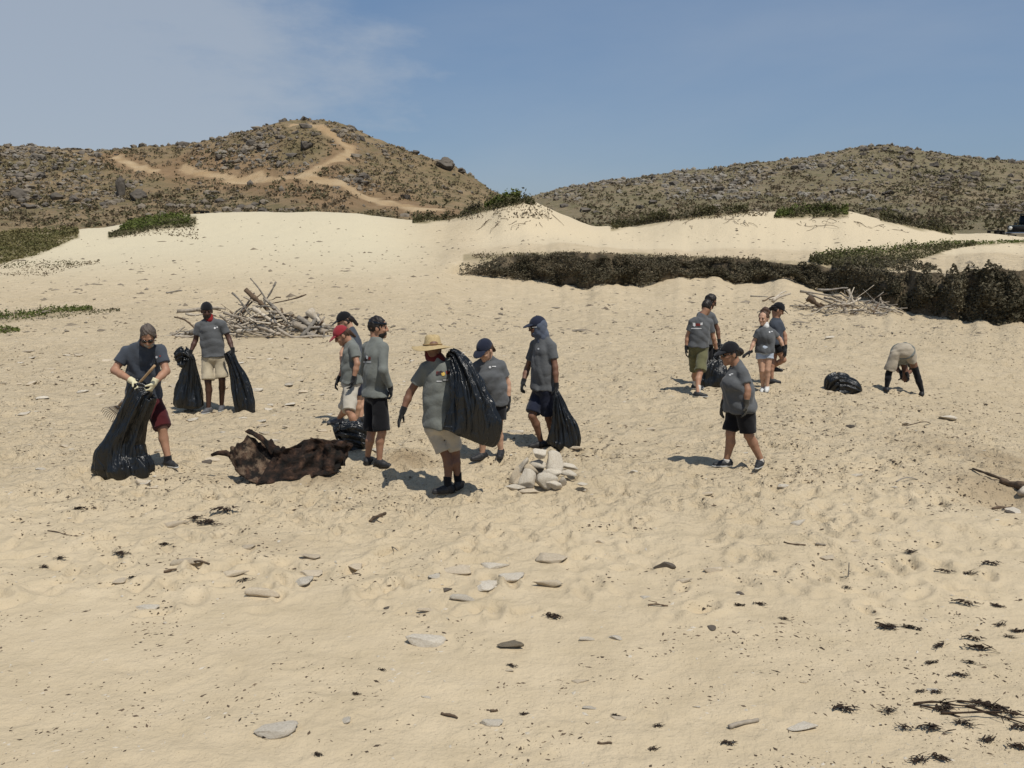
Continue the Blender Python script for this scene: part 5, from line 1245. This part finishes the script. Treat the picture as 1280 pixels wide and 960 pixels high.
for (x, y, w) in ((152, 694, 16), (56, 710, 13), (100, 636, 14), (205, 681, 12), (305, 726, 14), (166, 722, 10), (75, 699, 12), (925, 757, 12), (951, 756, 12), (980, 774, 11), (1136, 692, 16), (1246, 758, 14), (910, 930, 14), (816, 937, 12), (822, 908, 12), (692, 772, 20), (445, 868, 10), (640, 833, 10), (1110, 890, 18), (1055, 888, 22), (1170, 866, 12), (1150, 865, 10), (1200, 845, 14), (330, 922, 9), (398, 944, 12), (1238, 706, 16), (1058, 735, 9), (770, 895, 10), (655, 893, 10), (478, 838, 8)):
    weed(x, y, w, "small dark seaweed scrap scattered on the sand")
for (x, y, w) in ((1110, 786, 34), (1140, 786, 22), (1175, 808, 20), (1225, 812, 36), (1215, 800, 26), (1165, 829, 18), (1212, 829, 16), (1272, 790, 18), (1262, 797, 14), (1250, 782, 16), (1205, 756, 22), (1180, 716, 16), (1210, 718, 18)):
    weed(x, y, w, "flat patch of dark seaweed strewn on the slope below the sand hollow", asp=.45)
for (x, y, w) in ((1163, 912, 36), (1130, 912, 26), (1176, 950, 30), (1148, 952, 24), (1245, 888, 38), (1205, 906, 32), (1265, 895, 26), (1235, 926, 28), (1275, 912, 20), (1275, 936, 22), (1180, 888, 34), (1225, 880, 26)):
    weed(x, y, w, "thick dark seaweed clump of the strand line below the slope", asp=.6, hz=.6)
for k, (x0, y0, x1, y1, rr) in enumerate(((1142, 882, 1220, 884, .014), (1150, 884, 1200, 898, .010), (1176, 893, 1282, 897, .012), (1208, 884, 1284, 908, .012), (1196, 878, 1262, 886, .010), (1094, 779, 1120, 789, .010))):
    log(ground(x0, y0) + V(0, 0, .01), ground(x1, y1) + V(0, 0, .01), rr * .6, rr * .35, "long dark seaweed stalk snaking along the strand line" if k < 5 else "thin dark seaweed stalk on the sand slope", WEED, "seaweed stalks", seed=700 + k, bend=.05, k=16, n=6, name="seaweed_stalk", fork=2, cat="seaweed")
# crumbs too small to pick apart: dark flakes and pale chips
CRUMB = mat("beach_crumbs_dark", (.035, .024, .016), (.12, .085, .055), rough=.9, scale=3.0); CRUMBP = mat("beach_crumbs_pale", (.50, .45, .37), (.40, .35, .27), rough=.95, scale=3)
def crumbs(name, m, pts, szs, label_kind, seed):
    r = np.random.default_rng(seed); v = np.zeros((len(pts), 6, 3)); a = r.uniform(0, 6.28, len(pts)); 
    base = np.array([(1, 0, 0), (-1, 0, 0), (0, 1, 0), (0, -1, 0), (0, 0, 1), (0, 0, -.6)], float)
    for i, (p, s) in enumerate(zip(pts, szs)):
        e = base * (1 + r.normal(0, .3, (6, 1))) * V(s * r.uniform(.8, 1.9), s * r.uniform(.35, .9), s * r.uniform(.15, .55)); c_, s_ = math.cos(a[i] * .5), math.sin(a[i] * .5)
        e[:, 0], e[:, 1] = e[:, 0] * c_ - e[:, 1] * s_, e[:, 0] * s_ + e[:, 1] * c_; v[i] = p + e
    T = np.array([(0, 2, 4), (2, 1, 4), (1, 3, 4), (3, 0, 4), (2, 0, 5), (1, 2, 5), (3, 1, 5), (0, 3, 5)])
    f = (T[None] + 6 * np.arange(len(pts))[:, None, None]).reshape(-1, 3)
    return tag(link(name, mesh_from(name, v.reshape(-1, 3), f, smooth=False), m), kind='stuff')
def scatter(n, dens, seed, ymin=385, ymax=1010, power=1.0):
    r = np.random.default_rng(seed); out = []
    while len(out) < n:
        px = r.uniform(-250, 1530); py = ymin + (ymax - ymin) * r.random() ** power
        if r.random() > dens(px, py): continue
        p = sand.hit(px, py)
        if p is None or p[1] > 60: continue
        out.append(p)
    return np.array(out)
def dens_dark(px, py):
    c = .26 + 1.9 * float(vnoise(px / 110, py / 30, 3)) + 1.2 * float(vnoise(px / 26, py / 9, 8))
    if py < 600: c = c * .9 + .10 + (.25 if px > 840 else 0)
    if px > 1050 and py > 620: c += .28
    if py > 820 and px < 700: c *= .55
    return c
pts = np.concatenate([scatter(13000, dens_dark, 1, power=1.15), scatter(7000, lambda px, py: dens_dark(px, py) + .12, 31, ymin=400, ymax=640, power=1.0)]); rr = np.random.default_rng(2)
crumbs("seaweed_crumbs", CRUMB, pts, np.minimum(np.exp(rr.normal(0, .5, len(pts))), 2.3) * .0084 * (pts[:, 1] / 8) ** .75, 'dark', 4)
pts = scatter(1500, lambda px, py: .25 + float(vnoise(px / 100, py / 40, 13)) + (.3 if py < 620 and px < 600 else 0), 6, power=1.1)
crumbs("stone_chips", CRUMBP, pts, np.minimum(np.exp(rr.normal(0, .45, len(pts))), 2.0) * .0115 * (pts[:, 1] / 8) ** .6, 'pale', 7)
far = scatter(3600, lambda px, py: .5 + float(vnoise(px / 60, py / 12, 17)), 16, ymin=272, ymax=420, power=.8)
crumbs("stone_litter", mat("litter_stone", (.26, .22, .165), (.16, .13, .095), rough=.95, scale=2), far, np.exp(rr.normal(0, .5, len(far))) * .05, 'far', 19)
# ------------------------------------------------------------------ leaves: many small faces
def leaf_mesh(name, centers, size, seed=0, upbias=.5, aspect=.55, base=(0, 0, 0)):
    """one folded leaf (2 triangles) per centre"""
    r = np.random.default_rng(seed); n = len(centers); size = np.broadcast_to(size, (n,))
    d = r.normal(0, 1, (n, 3)); d[:, 2] = d[:, 2] * .6 + upbias; d /= np.linalg.norm(d, axis=1, keepdims=True)
    s = np.cross(d, r.normal(0, 1, (n, 3))); s /= np.linalg.norm(s, axis=1, keepdims=True) + 1e-9
    v = np.stack([centers - d * size[:, None] * .5, centers + s * size[:, None] * aspect * .5, centers + d * size[:, None] * .5, centers - s * size[:, None] * aspect * .5], 1)
    v[:, 2] += np.cross(d, s) * size[:, None] * .12
    f = (np.arange(n)[:, None] * 4 + np.array([0, 1, 2, 3])[None])
    return mesh_from(name, v.reshape(-1, 3) - np.asarray(base), f, smooth=False)
def foliage(name, c1, c2, sc=1.5): return mat(name, c1, c2, rough=.75, scale=sc, detail=5, spec=.2, transl=.18)
F_DARK = foliage("scrub_dark", (.066, .058, .034), (.145, .125, .080), .9); F_OLIVE = foliage("scrub_olive", (.068, .066, .028), (.110, .100, .048)); F_GREEN = foliage("leaf_green", (.080, .105, .024), (.12, .135, .035))
F_DRY = foliage("scrub_dry", (.115, .090, .055), (.17, .13, .08)); GRASS = foliage("dune_grass", (.115, .108, .040), (.17, .145, .062), .7); F_HILL = foliage("hill_bush", (.095, .085, .043), (.145, .125, .068)); STEM = mat("shrub_stem", (.10, .07, .045), (.16, .12, .08), rough=.9, scale=10)
EARTH = mat("bank_earth", (.060, .047, .030), (.15, .115, .070), rough=.95, scale=2.5, detail=7, bump=.8, bscale=8, bdist=.1)

# --- eroded bank with hanging scrub along the scarp
ii = np.nonzero((pxs > 572) & (pxs < 1560))[0]
Ue, Pe = us[ii], pxs[ii]; H = zt[ii] - zb[ii]
rb = np.random.default_rng(41)
def bank_pt(px, t, out):
    """t 0 base .. 1 top; out metres towards the camera from the scarp"""
    i = np.interp(px, Pe, np.arange(len(Pe))); g = lambda a: np.interp(px, pxs, a)
    Y = g(Ysc) + .45 * t - out; u = (px - 640) / (FPX * 1.005)
    return np.stack([u * Y, Y, g(zb) + (g(zt) - g(zb)) * t], -1)
nt = 9; gp = np.linspace(574, 1540, 330); grid = []
for t in np.linspace(-.12, 1.0, nt):
    o = .04 + .22 * (1 - abs(t - .45)) + .45 * fbm(gp * .045, np.full(len(gp), t * 2.5), 15, 4, .6)
    q = bank_pt(gp, np.full(len(gp), t) * sstep(566, 625, gp) - .1 * sstep(625, 572, gp), o * sstep(572, 640, gp)); grid.append(q)
grid = np.array(grid); n2 = len(gp); f = [(j * n2 + k, j * n2 + k + 1, (j + 1) * n2 + k + 1, (j + 1) * n2 + k) for j in range(nt - 1) for k in range(n2 - 1)]
tag(link("eroded_bank", mesh_from("eroded_bank", grid.reshape(-1, 3), f), EARTH), kind='structure')
N = 52000
pp = 574 + (1540 - 574) * rb.random(N); t = rb.random(N) ** .85 * 1.04; cl = fbm(pp * .05, t * 2.2, 25, 3)
out = .22 + .30 * (1 - abs(t - .45)) + .55 * cl + rb.normal(0, .06, N)
keep = (cl + .50 * rb.random(N) > -.02) & (t > .30 * fbm(pp * .03, pp * 0, 65, 4, .6) + .02) & (t < 1.02 + .35 * fbm(pp * .05, pp * 0, 75, 4, .6)) & (rb.random(N) < np.interp(pp, [574, 620, 700], [.12, .6, 1]))
pp, t, out = pp[keep], t[keep], out[keep]
c = bank_pt(pp, t, out); c[:, 2] += (.10 + .35 * sstep(.55, 1.0, t) * sstep(940, 1080, pp)) * (fbm(pp * .09, t * 3, 35, 3) + .1)
me = leaf_mesh("bank_scrub", c, rb.uniform(.05, .13, len(c)) * np.interp(pp, [574, 1000, 1280], [1.0, 1.0, 1.15]), 5, .2, .6); me.materials.append(F_DARK)
tag(link("bank_scrub", me), kind='stuff')
k2 = ((fbm(pp * .035, t * 1.6, 45, 3) > .02) | (t > .8)) & (rb.random(len(pp)) < np.interp(pp, [574, 900, 1050], [.62, .5, .30]))
F_GREY = foliage("scrub_grey", (.10, .085, .055), (.18, .15, .10), .9)
me = leaf_mesh("dry_bank_scrub", c[k2] - V(0, .05, 0), rb.uniform(.06, .14, int(k2.sum())), 6, .1, .35); me.materials.append(F_GREY)
tag(link("dry_bank_scrub", me), kind='stuff')
# dry greyish carpet on top of the left stretch of the bank, greener on the right
def carpet(name, m, pts_px, n, size, hh, seed, dmin=None):
    """pts_px: polygon strip list (px, y_top, y_bottom); leaves laid over the sand between"""
    r = np.random.default_rng(seed); P_ = np.array(pts_px, float); px = r.uniform(P_[0, 0], P_[-1, 0], n); a = r.random(n)
    py = np.interp(px, P_[:, 0], P_[:, 1]) * (1 - a) + np.interp(px, P_[:, 0], P_[:, 2]) * a
    out = []
    for x, y in zip(px, py):
        y0 = y; q = sand.hit(x, y)
        while (q is None or q[1] > np.interp(x, T_CR[:, 0], T_CR[:, 2]) + 1.5) and y < y0 + 20: y += 1.0; q = sand.hit(x, y)
        if q is None: continue
        kk = float(vnoise(q[0] * 1.1, q[1] * .6, seed + 4)) + .6 * float(vnoise(q[0] * 3.1, q[1] * 1.6, seed + 5))
        if (y - y0) > 1.0 + 13 * max(0, .38 + .9 * kk): continue
        q = q + V(0, 0, (y - y0) * q[1] / FPX)
        k = float(vnoise(q[0] * .9, q[1] * .5, seed))
        if k + .35 * r.random() < -.12: continue
        out.append(q + V(0, 0, abs(r.normal(0, hh)) * (.4 + 1.6 * max(0, k + .3))))
    me = leaf_mesh(name, np.array(out), r.uniform(size * .6, size * 1.4, len(out)), seed, .7, .5); me.materials.append(m)
    return me
def plant(name, label, cat, group, layers, stems=8, seed=0):
    allc = []; r = np.random.default_rng(seed); root = None
    for (m, strip, n, size, hh) in layers:
        me = carpet("foliage", m, strip, n, size, hh, seed); co = np.empty(len(me.vertices) * 3, np.float32); me.vertices.foreach_get('co', co); co = co.reshape(-1, 3)
        if root is None: base = V(co[:, 0].mean(), co[:, 1].mean(), 0); base[2] = float(sand.z(base[0], base[1])); root = empty(name, base, label, cat, group)
        co = co - base; me.vertices.foreach_set('co', co.astype(np.float32).ravel()); me.update(); link("foliage", me, None, root); allc.append(co + base)
        seed += 1
    co = np.concatenate(allc)
    for k in range(stems):
        e = co[r.integers(len(co))]; g = V(e[0] + r.normal(0, .35), e[1] + r.normal(0, .3), 0); g[2] = float(sand.z(g[0], g[1])) - .02
        md = (g + e) / 2 + V(r.normal(0, .06), 0, .08); tb = MB(); tb.tube([g, md, e + V(0, 0, .06)], [.022, .016, .008], 6); tb.build("stem", STEM, root, base)
    return root
plant("dune_shrub", "grey-green low scrub carpet along the top edge of the dark bank", "scrub", None, [(F_DRY, [(590, 318, 323), (700, 316, 322), (800, 318, 324), (950, 324, 328)], 2200, .10, .05), (F_OLIVE, [(600, 318, 325), (740, 317, 324), (950, 325, 330)], 1500, .09, .05)], 6, 210)
plant("dune_shrub", "green creeping scrub spreading over sand behind the low driftwood heap", "scrub", None, [(F_OLIVE, [(1012, 325, 328), (1040, 317, 333), (1070, 312, 336), (1110, 309, 335), (1150, 307, 324), (1190, 304, 312), (1220, 303, 307)], 5200, .13, .10), (F_GREEN, [(1020, 316, 326), (1100, 308, 318), (1180, 302, 308), (1280, 301, 304), (1400, 302, 305)], 2600, .13, .08), (F_DARK, [(1040, 330, 336), (1080, 322, 339), (1120, 324, 339), (1150, 330, 338), (1170, 335, 338)], 2000, .11, .08)], 10, 220)
plant("dune_shrub", "dark and green scrub draped over the tallest dune peak", "scrub", "scrub mounds on the dune crests", [(F_GREEN, [(606, 256, 260), (630, 244, 254), (650, 243, 252)], 1500, .20, .16), (F_OLIVE, [(516, 274, 279), (540, 266, 277), (566, 262, 275), (600, 254, 266), (655, 246, 254), (668, 252, 258)], 2600, .20, .18), (F_DARK, [(555, 262, 273), (580, 256, 270), (604, 254, 264)], 1300, .18, .16), (F_DRY, [(560, 268, 278), (610, 258, 272), (690, 258, 274)], 500, .16, .1)], 16, 230)
plant("dune_shrub", "long brown-green scrub ridge on the middle dune crest", "scrub", "scrub mounds on the dune crests", [(F_OLIVE, [(764, 281, 287), (800, 269, 281), (850, 263, 274), (905, 258, 268), (935, 262, 266)], 2600, .20, .17), (F_DARK, [(770, 280, 286), (820, 268, 279), (870, 262, 272)], 900, .18, .14), (F_DRY, [(800, 274, 280), (880, 266, 274), (960, 264, 270)], 600, .16, .08)], 14, 240)
plant("dune_shrub", "bright green scrub mound on the right dune crest", "scrub", "scrub mounds on the dune crests", [(F_GREEN, [(970, 268, 272), (990, 254, 270), (1020, 250, 266), (1050, 254, 268), (1060, 262, 269)], 2200, .20, .16), (F_OLIVE, [(968, 268, 273), (1000, 256, 272), (1050, 258, 272)], 1300, .18, .14)], 14, 250)
plant("dune_shrub", "brown scrub tail running down the far end of the right dune", "scrub", "scrub mounds on the dune crests", [(F_OLIVE, [(1100, 268, 276), (1130, 265, 282), (1160, 272, 288), (1190, 288, 294)], 1500, .18, .16), (F_DARK, [(1105, 270, 277), (1140, 268, 284), (1180, 284, 291)], 1300, .18, .14)], 10, 260)
plant("dune_shrub", "bright green plant mat on the crest of the pale dune", "scrub", None, [(F_GREEN, [(150, 286, 290), (175, 272, 288), (205, 267, 282), (238, 268, 280)], 2600, .16, .10), (F_OLIVE, [(136, 292, 297), (165, 282, 294), (200, 276, 286), (245, 274, 284)], 1500, .15, .08), (F_DRY, [(140, 290, 298), (200, 284, 294), (248, 280, 300)], 500, .12, .04)], 6, 270)
me = carpet("dune_grass", GRASS, [(-260, 286, 345), (-60, 288, 338), (0, 290, 330), (50, 284, 318), (85, 284, 302), (98, 286, 296)], 24000, .15, .06, 280); tag(link("dune_grass", me), kind='stuff')
plant("creeping_vine", "green vine strand creeping over sand at the level of the driftwood heap", "vine", "creeping vines", [(F_GREEN, [(-40, 394, 402), (0, 392, 400), (40, 390, 398), (70, 385, 391), (115, 384, 388)], 1500, .085, .05), (F_OLIVE, [(-40, 394, 406), (0, 394, 405), (60, 390, 400), (150, 386, 390)], 900, .07, .03)], 5, 290)
plant("creeping_vine", "small vine tuft growing apart from the long green vine strand", "vine", "creeping vines", [(F_GREEN, [(-40, 408, 418), (0, 408, 418), (18, 410, 416), (24, 412, 415)], 600, .085, .05)], 3, 300)
plant("creeping_vine", "dry brown runners trailing on the pale sand below the dune grass", "vine", "creeping vines", [(F_DRY, [(0, 335, 345), (60, 332, 346), (90, 328, 336), (125, 325, 329)], 420, .10, .02), (F_OLIVE, [(0, 328, 336), (60, 326, 336), (100, 327, 332)], 300, .10, .03)], 14, 310)
# bare twigs on the dune faces
for k in range(60):
    px = random.choice([random.uniform(600, 690), random.uniform(840, 960), random.uniform(990, 1110)]); q = sand.hit(px, random.uniform(266, 284))
    if q is None: continue
    d = V(random.uniform(-1, 1), -.5, -.25); ln = random.uniform(.5, 1.6); e = q + d * ln; e[2] = float(sand.z(e[0], e[1])) + .04
    log(q + V(0, 0, .05), e, .018, .009, "bare brown root trailing down a dune face", STEM, "roots on the dune faces", seed=820 + k, bend=.08, k=8, n=5, name="dune_root", cat="root")

# ------------------------------------------------------------------ rocks on the hills
ROCK = mat("hill_rock", (.135, .112, .085), (.22, .185, .140), rough=.95, scale=.9, detail=7, bump=.6, bscale=3.0, bdist=.15); ROCKD = mat("hill_rock_dark", (.082, .071, .058), (.135, .116, .094), rough=.95, scale=.9, detail=7, bump=.6, bscale=3, bdist=.15, rand=.2)
ROCKL = mat("hill_rock_light", (.25, .225, .185), (.17, .155, .13), rough=.95, scale=.9, detail=6, bump=.5, bscale=3, bdist=.15)
def ico(sub):
    bm = bmesh.new(); bmesh.ops.create_icosphere(bm, subdivisions=sub, radius=1); v = np.array([q.co[:] for q in bm.verts]); f = np.array([[q.index for q in fc.verts] for fc in bm.faces]); bm.free(); return v, f
I1, I2 = ico(1), ico(2)
def rocks(name, m, fan, n, rng_px, rng_py, smin, smax, seed, dens, ic=I1):
    r = np.random.default_rng(seed); VV, FF = [], []; cnt = 0; tries = 0
    while cnt < n and tries < n * 8:
        tries += 1; px, py = r.uniform(*rng_px), r.uniform(*rng_py); ridge = r.random() < .03
        if not ridge and r.random() > dens(px, py): continue
        if ridge:
            if float(vnoise(px / 35, 3.3, seed)) < -.1: continue
            zc_ = fan.col((px - 640) / FPX); j = int(np.argmax((zc_ - CAMH) / fan.Ys)); q = V((px - 640) / FPX * fan.Ys[j], fan.Ys[j], zc_[j])
        else: q = fan.hit(px, py)
        if q is None: continue
        s = smin * (smax / smin) ** (r.random() ** 2.2); v = ic[0] * (1 + r.normal(0, .22, (len(ic[0]), 1))) * V(s * r.uniform(.8, 1.5), s * r.uniform(.7, 1.2), s * r.uniform(.45, .95)); a = r.uniform(0, 6.28)
        v = np.stack([v[:, 0] * math.cos(a) - v[:, 1] * math.sin(a), v[:, 0] * math.sin(a) + v[:, 1] * math.cos(a), v[:, 2]], 1) + q + V(0, 0, s * .15)
        VV.append(v); FF.append(ic[1] + cnt * len(ic[0])); cnt += 1
    return tag(link(name, mesh_from(name, np.concatenate(VV), np.concatenate(FF), smooth=False), m), kind='stuff')
def dl(px, py):
    d = .012 + 1.9 * max(0, -.12 + float(fbm(np.array(px / 70), np.array(py / 22), 91, 3)))
    if px > 430 and py < 200: d += .25
    if 240 < px < 350 and 160 < py < 212: d += .3
    if px < 130 and py < 225: d += .3
    if 225 < py < 262 and px < 180: d += .25
    tr = hl.hit(px, py)
    if tr is not None:
        j = np.searchsorted(hl.Ys, tr[1]); i = np.searchsorted(hl.us, tr[0] / tr[1])
        if trail[min(j, len(hl.Ys) - 1), min(i, len(hl.us) - 1)] > .3: return 0
    return d
rocks("hill_rocks", ROCK, hl, 2900, (-150, 660), (146, 272), .09, .60, 401, dl)
rocks("dark_hill_rocks", ROCKD, hl, 520, (-150, 640), (146, 268), .14, .85, 402, dl)
rocks("pale_hill_rocks", ROCKL, hl, 800, (-150, 420), (175, 245), .10, .5, 403, lambda a, b: dl(a, b) * (1 if a < 150 else .5))
dr_ = lambda px, py: .02 + 1.8 * max(0, -.12 + float(fbm(np.array(px / 80), np.array(py / 18), 95, 3))) + (.35 if 830 < px < 950 and 200 < py < 250 else 0) + (.2 if 1040 < px < 1200 and py < 235 else 0)
rocks("far_hill_rocks", ROCK, hr, 2300, (640, 1420), (178, 268), .13, .75, 404, dr_)
rocks("pale_far_hill_rocks", ROCKL, hr, 1000, (660, 1100), (190, 258), .16, .8, 405, dr_)
rocks("dark_far_hill_rocks", ROCKD, hr, 320, (700, 1420), (178, 268), .2, 1.1, 406, dr_)
# boulders one can pick out
BM = []
for k in range(8):
    r_ = np.random.default_rng(70 + k); v = ico(3)[0]
    for _ in range(12): n_ = nrm(r_.normal(0, 1, 3)); v = v - np.outer(np.maximum(v @ n_ - r_.uniform(.45, .85), 0) * .95, n_)
    v = v * (1 + .35 * fbm(v[:, 0] * 1.9 + k * 3, v[:, 1] * 1.9 + v[:, 2] * 1.3, 60 + k, 4, .6))[:, None]; BM.append(mesh_from("boulder", v, ico(3)[1], smooth=False))
for b_ in BM: b_.materials.append(ROCKD)
def boulder(px, py, wpx, hpx, fan, label, group=None):
    q = fan.hit(px, py + hpx * .45)
    if q is None: return
    s = q[1] / FPX / 2; o = link("boulder", random.choice(BM)); o.scale = (wpx * s * 1.15, wpx * s, hpx * s * 1.25); o.rotation_euler = (0, 0, random.uniform(0, 6)); o.rotation_euler[2] = random.choice([0, math.pi]) + random.uniform(-.3, .3)
    o.location = (q[0], q[1], q[2] + hpx * s * .6); tag(o, label, "boulder", group)
boulder(153, 233, 13, 26, hl, "tall narrow dark boulder standing like a tooth on the hill's foot"); boulder(171, 243, 24, 16, hl, "broad dark boulder beside the tooth-like boulder"); boulder(555, 203, 26, 16, hl, "large round boulder on the sloping hill skyline"); boulder(576, 212, 12, 9, hl, "smaller boulder next to the round skyline boulder")
boulder(24, 240, 24, 16, hl, "big dark boulder at the low rocky bank"); boulder(383, 180, 20, 12, hl, "pointed dark rock near the hilltop track"); boulder(519, 190, 10, 6, hl, "small knob rock on the hill skyline"); boulder(621, 232, 14, 8, hl, "low dark rock where the hill skyline dips")
for (x, y, w, h_) in ((8, 243, 12, 9), (45, 245, 14, 9), (70, 244, 16, 11), (92, 247, 14, 10), (110, 250, 12, 8), (58, 255, 14, 7), (130, 254, 12, 7), (38, 258, 12, 6)): boulder(x, y, w, h_, hl, "dark boulder in the rocky bank at the hill's foot", "boulders in the rocky bank")
for (x, y, w, h_) in ((300, 258, 16, 7), (318, 255, 14, 7), (275, 250, 14, 7), (265, 246, 12, 6), (330, 262, 13, 6), (290, 247, 10, 5)): boulder(x, y, w, h_, hl, "grey-blue boulder low on the slope behind the pale dune", "boulders behind the pale dune")
for (x, y, w, h_) in ((1077, 186, 10, 7), (1082, 185, 8, 7), (1106, 187, 8, 5), (1138, 190, 12, 6), (1128, 196, 12, 7)): boulder(x, y, w, h_, hr, "knobbly rock on the summit of the far hill", "summit rocks of the far hill")
for (x, y, w, h_) in ((730, 262, 16, 7), (745, 265, 12, 6), (800, 258, 14, 6), (815, 252, 12, 6), (1102, 261, 16, 8), (1110, 240, 14, 7), (1170, 205, 14, 7), (900, 236, 14, 7), (960, 243, 12, 6)): boulder(x, y, w, h_, hr, "dark grey boulder on the slope of the far hill", "boulders on the far hill")
# bushes on the hills: countless low scrub
def bushes(name, m, fan, n, rng_px, rng_py, s0, s1, seed, k=10):
    r = np.random.default_rng(seed); C, S_ = [], []
    while len(C) < n * k:
        px, py = r.uniform(*rng_px), r.uniform(*rng_py); q = fan.hit(px, py)
        if q is None or q[1] < 66: continue
        if fan is hl and trail[min(np.searchsorted(hl.Ys, q[1]), len(hl.Ys) - 1), min(np.searchsorted(hl.us, q[0] / q[1]), len(hl.us) - 1)] > .3: continue
        if float(vnoise(px / 40, py / 14, seed)) + .3 * r.random() < 0.0: continue
        s = r.uniform(s0, s1)
        for _ in range(k): C.append(q + r.normal(0, 1, 3) * V(s, s, s * .45) * .55 + V(0, 0, s * .35)); S_.append(s * r.uniform(.5, .9))
    me = leaf_mesh(name, np.array(C), np.array(S_), seed, .5, .7); me.materials.append(m); return tag(link(name, me), kind='stuff')
bushes("hill_scrub", F_HILL, hl, 1500, (-120, 650), (150, 284), .22, .6, 501); bushes("dry_hill_scrub", F_DRY, hl, 2000, (-120, 650), (150, 284), .22, .55, 502)
bushes("far_hill_scrub", F_HILL, hr, 1600, (640, 1420), (180, 288), .3, .75, 503); bushes("dry_far_hill_scrub", F_DRY, hr, 2200, (640, 1420), (180, 290), .3, .75, 504)

# ------------------------------------------------------------------ off-road vehicle and low frames on the crest
PAINT = mat("vehicle_paint", (.012, .020, .019), (.018, .026, .025), rough=.35, scale=3, spec=.5); GLASS = mat("vehicle_glass", (.012, .02, .03), rough=.06, spec=.8); TYRE = mat("tyre", (.012, .012, .012), rough=.9); CHROME = mat("chrome", (.5, .5, .5), rough=.25, metal=.9); LAMP = mat("headlight", (.75, .75, .70), rough=.15, spec=.6)
def jeep(px, py, Y, yaw):
    p = at(px, py, Y); p[2] = float(sand.z(p[0], p[1])); root = empty("off_road_vehicle", p, "dark boxy off-road vehicle parked beyond the dunes", "vehicle"); root.rotation_euler = (0, 0, yaw)
    m = MB(); m.box((0, 0, .78), (3.7, 1.62, .62), bev=.07); m.box((-1.15, 0, 1.02), (1.3, 1.45, .18), bev=.05); m.build("body", PAINT, root)
    m = MB(); m.box((.62, 0, 1.86), (2.3, 1.5, .08), bev=.03); m.build("roof", PAINT, root)
    for sy in (-.72, .72):
        for (x0, x1) in ((-.62, -.42), (.45, .45), (1.68, 1.72)): m = MB(); m.tube([(x0, sy, 1.08), (x1, sy, 1.84)], .04, 8); m.build("pillar", PAINT, root)
        m = MB(); m.box((.05, sy * 1.0, 1.46), (.72, .02, .55)); m.build("side_window", GLASS, root); m = MB(); m.box((1.1, sy, 1.46), (1.05, .02, .55)); m.build("side_window", GLASS, root)
        m = MB(); m.box((-.62, sy * 1.28, 1.22), (.08, .22, .17), bev=.02); m.build("wing_mirror", PAINT, root)
        m = MB(); m.tube([(-1.86, sy * .75, .92), (-1.93, sy * .75, .92)], .12, 16); m.build("headlight", LAMP, root)
        for x in (-1.2, 1.2):
            w = empty("wheel", (x, sy * 1.08, .38)); w.parent = root
            m = MB(); m.tube([(0, -.12, 0), (0, -.09, 0), (0, .09, 0), (0, .12, 0)], [.34, .39, .39, .34], 24); m.build("tyre", TYRE, w); m = MB(); m.tube([(0, -.128, 0), (0, .128, 0)], .2, 18); m.build("rim", CHROME, w)
    m = MB(); m.box((-.52, 0, 1.46), (.03, 1.38, .66), np.array([[math.cos(.25), 0, math.sin(.25)], [0, 1, 0], [-math.sin(.25), 0, math.cos(.25)]])); m.build("windscreen", GLASS, root)
    m = MB(); m.box((-1.95, 0, .56), (.14, 1.66, .16), bev=.03); m.build("bumper", CHROME, root); m = MB(); m.box((-1.865, 0, .86), (.04, .8, .34)); m.build("grille", TYRE, root)
jeep(1291, 298, 61.5, .55)
def low_frame(px, py, Y, w, h_, label):
    p = at(px, py, Y); p[2] = float(sand.z(p[0], p[1])) - .03; root = empty("bench", p, label, "bench", "low black benches on the crest")
    m = MB(); m.box((0, 0, h_), (w, .4, .07), bev=.01); m.build("seat", TYRE, root)
    for x in (-w * .44, w * .06, w * .42): m = MB(); m.box((x, 0, h_ * .5 - .02), (.08 if x < 0 else .2, .34, h_ - .03), bev=.01); m.build("leg", TYRE, root)
low_frame(252, 272, 61.5, 1.0, .36, "low black bench on the crest clear of the green plant mat"); low_frame(170, 277, 60.5, 1.0, .42, "low black bench half hidden behind the green plant mat"); low_frame(1244, 298, 61, 1.05, .40, "low black bench beside the parked off-road vehicle")
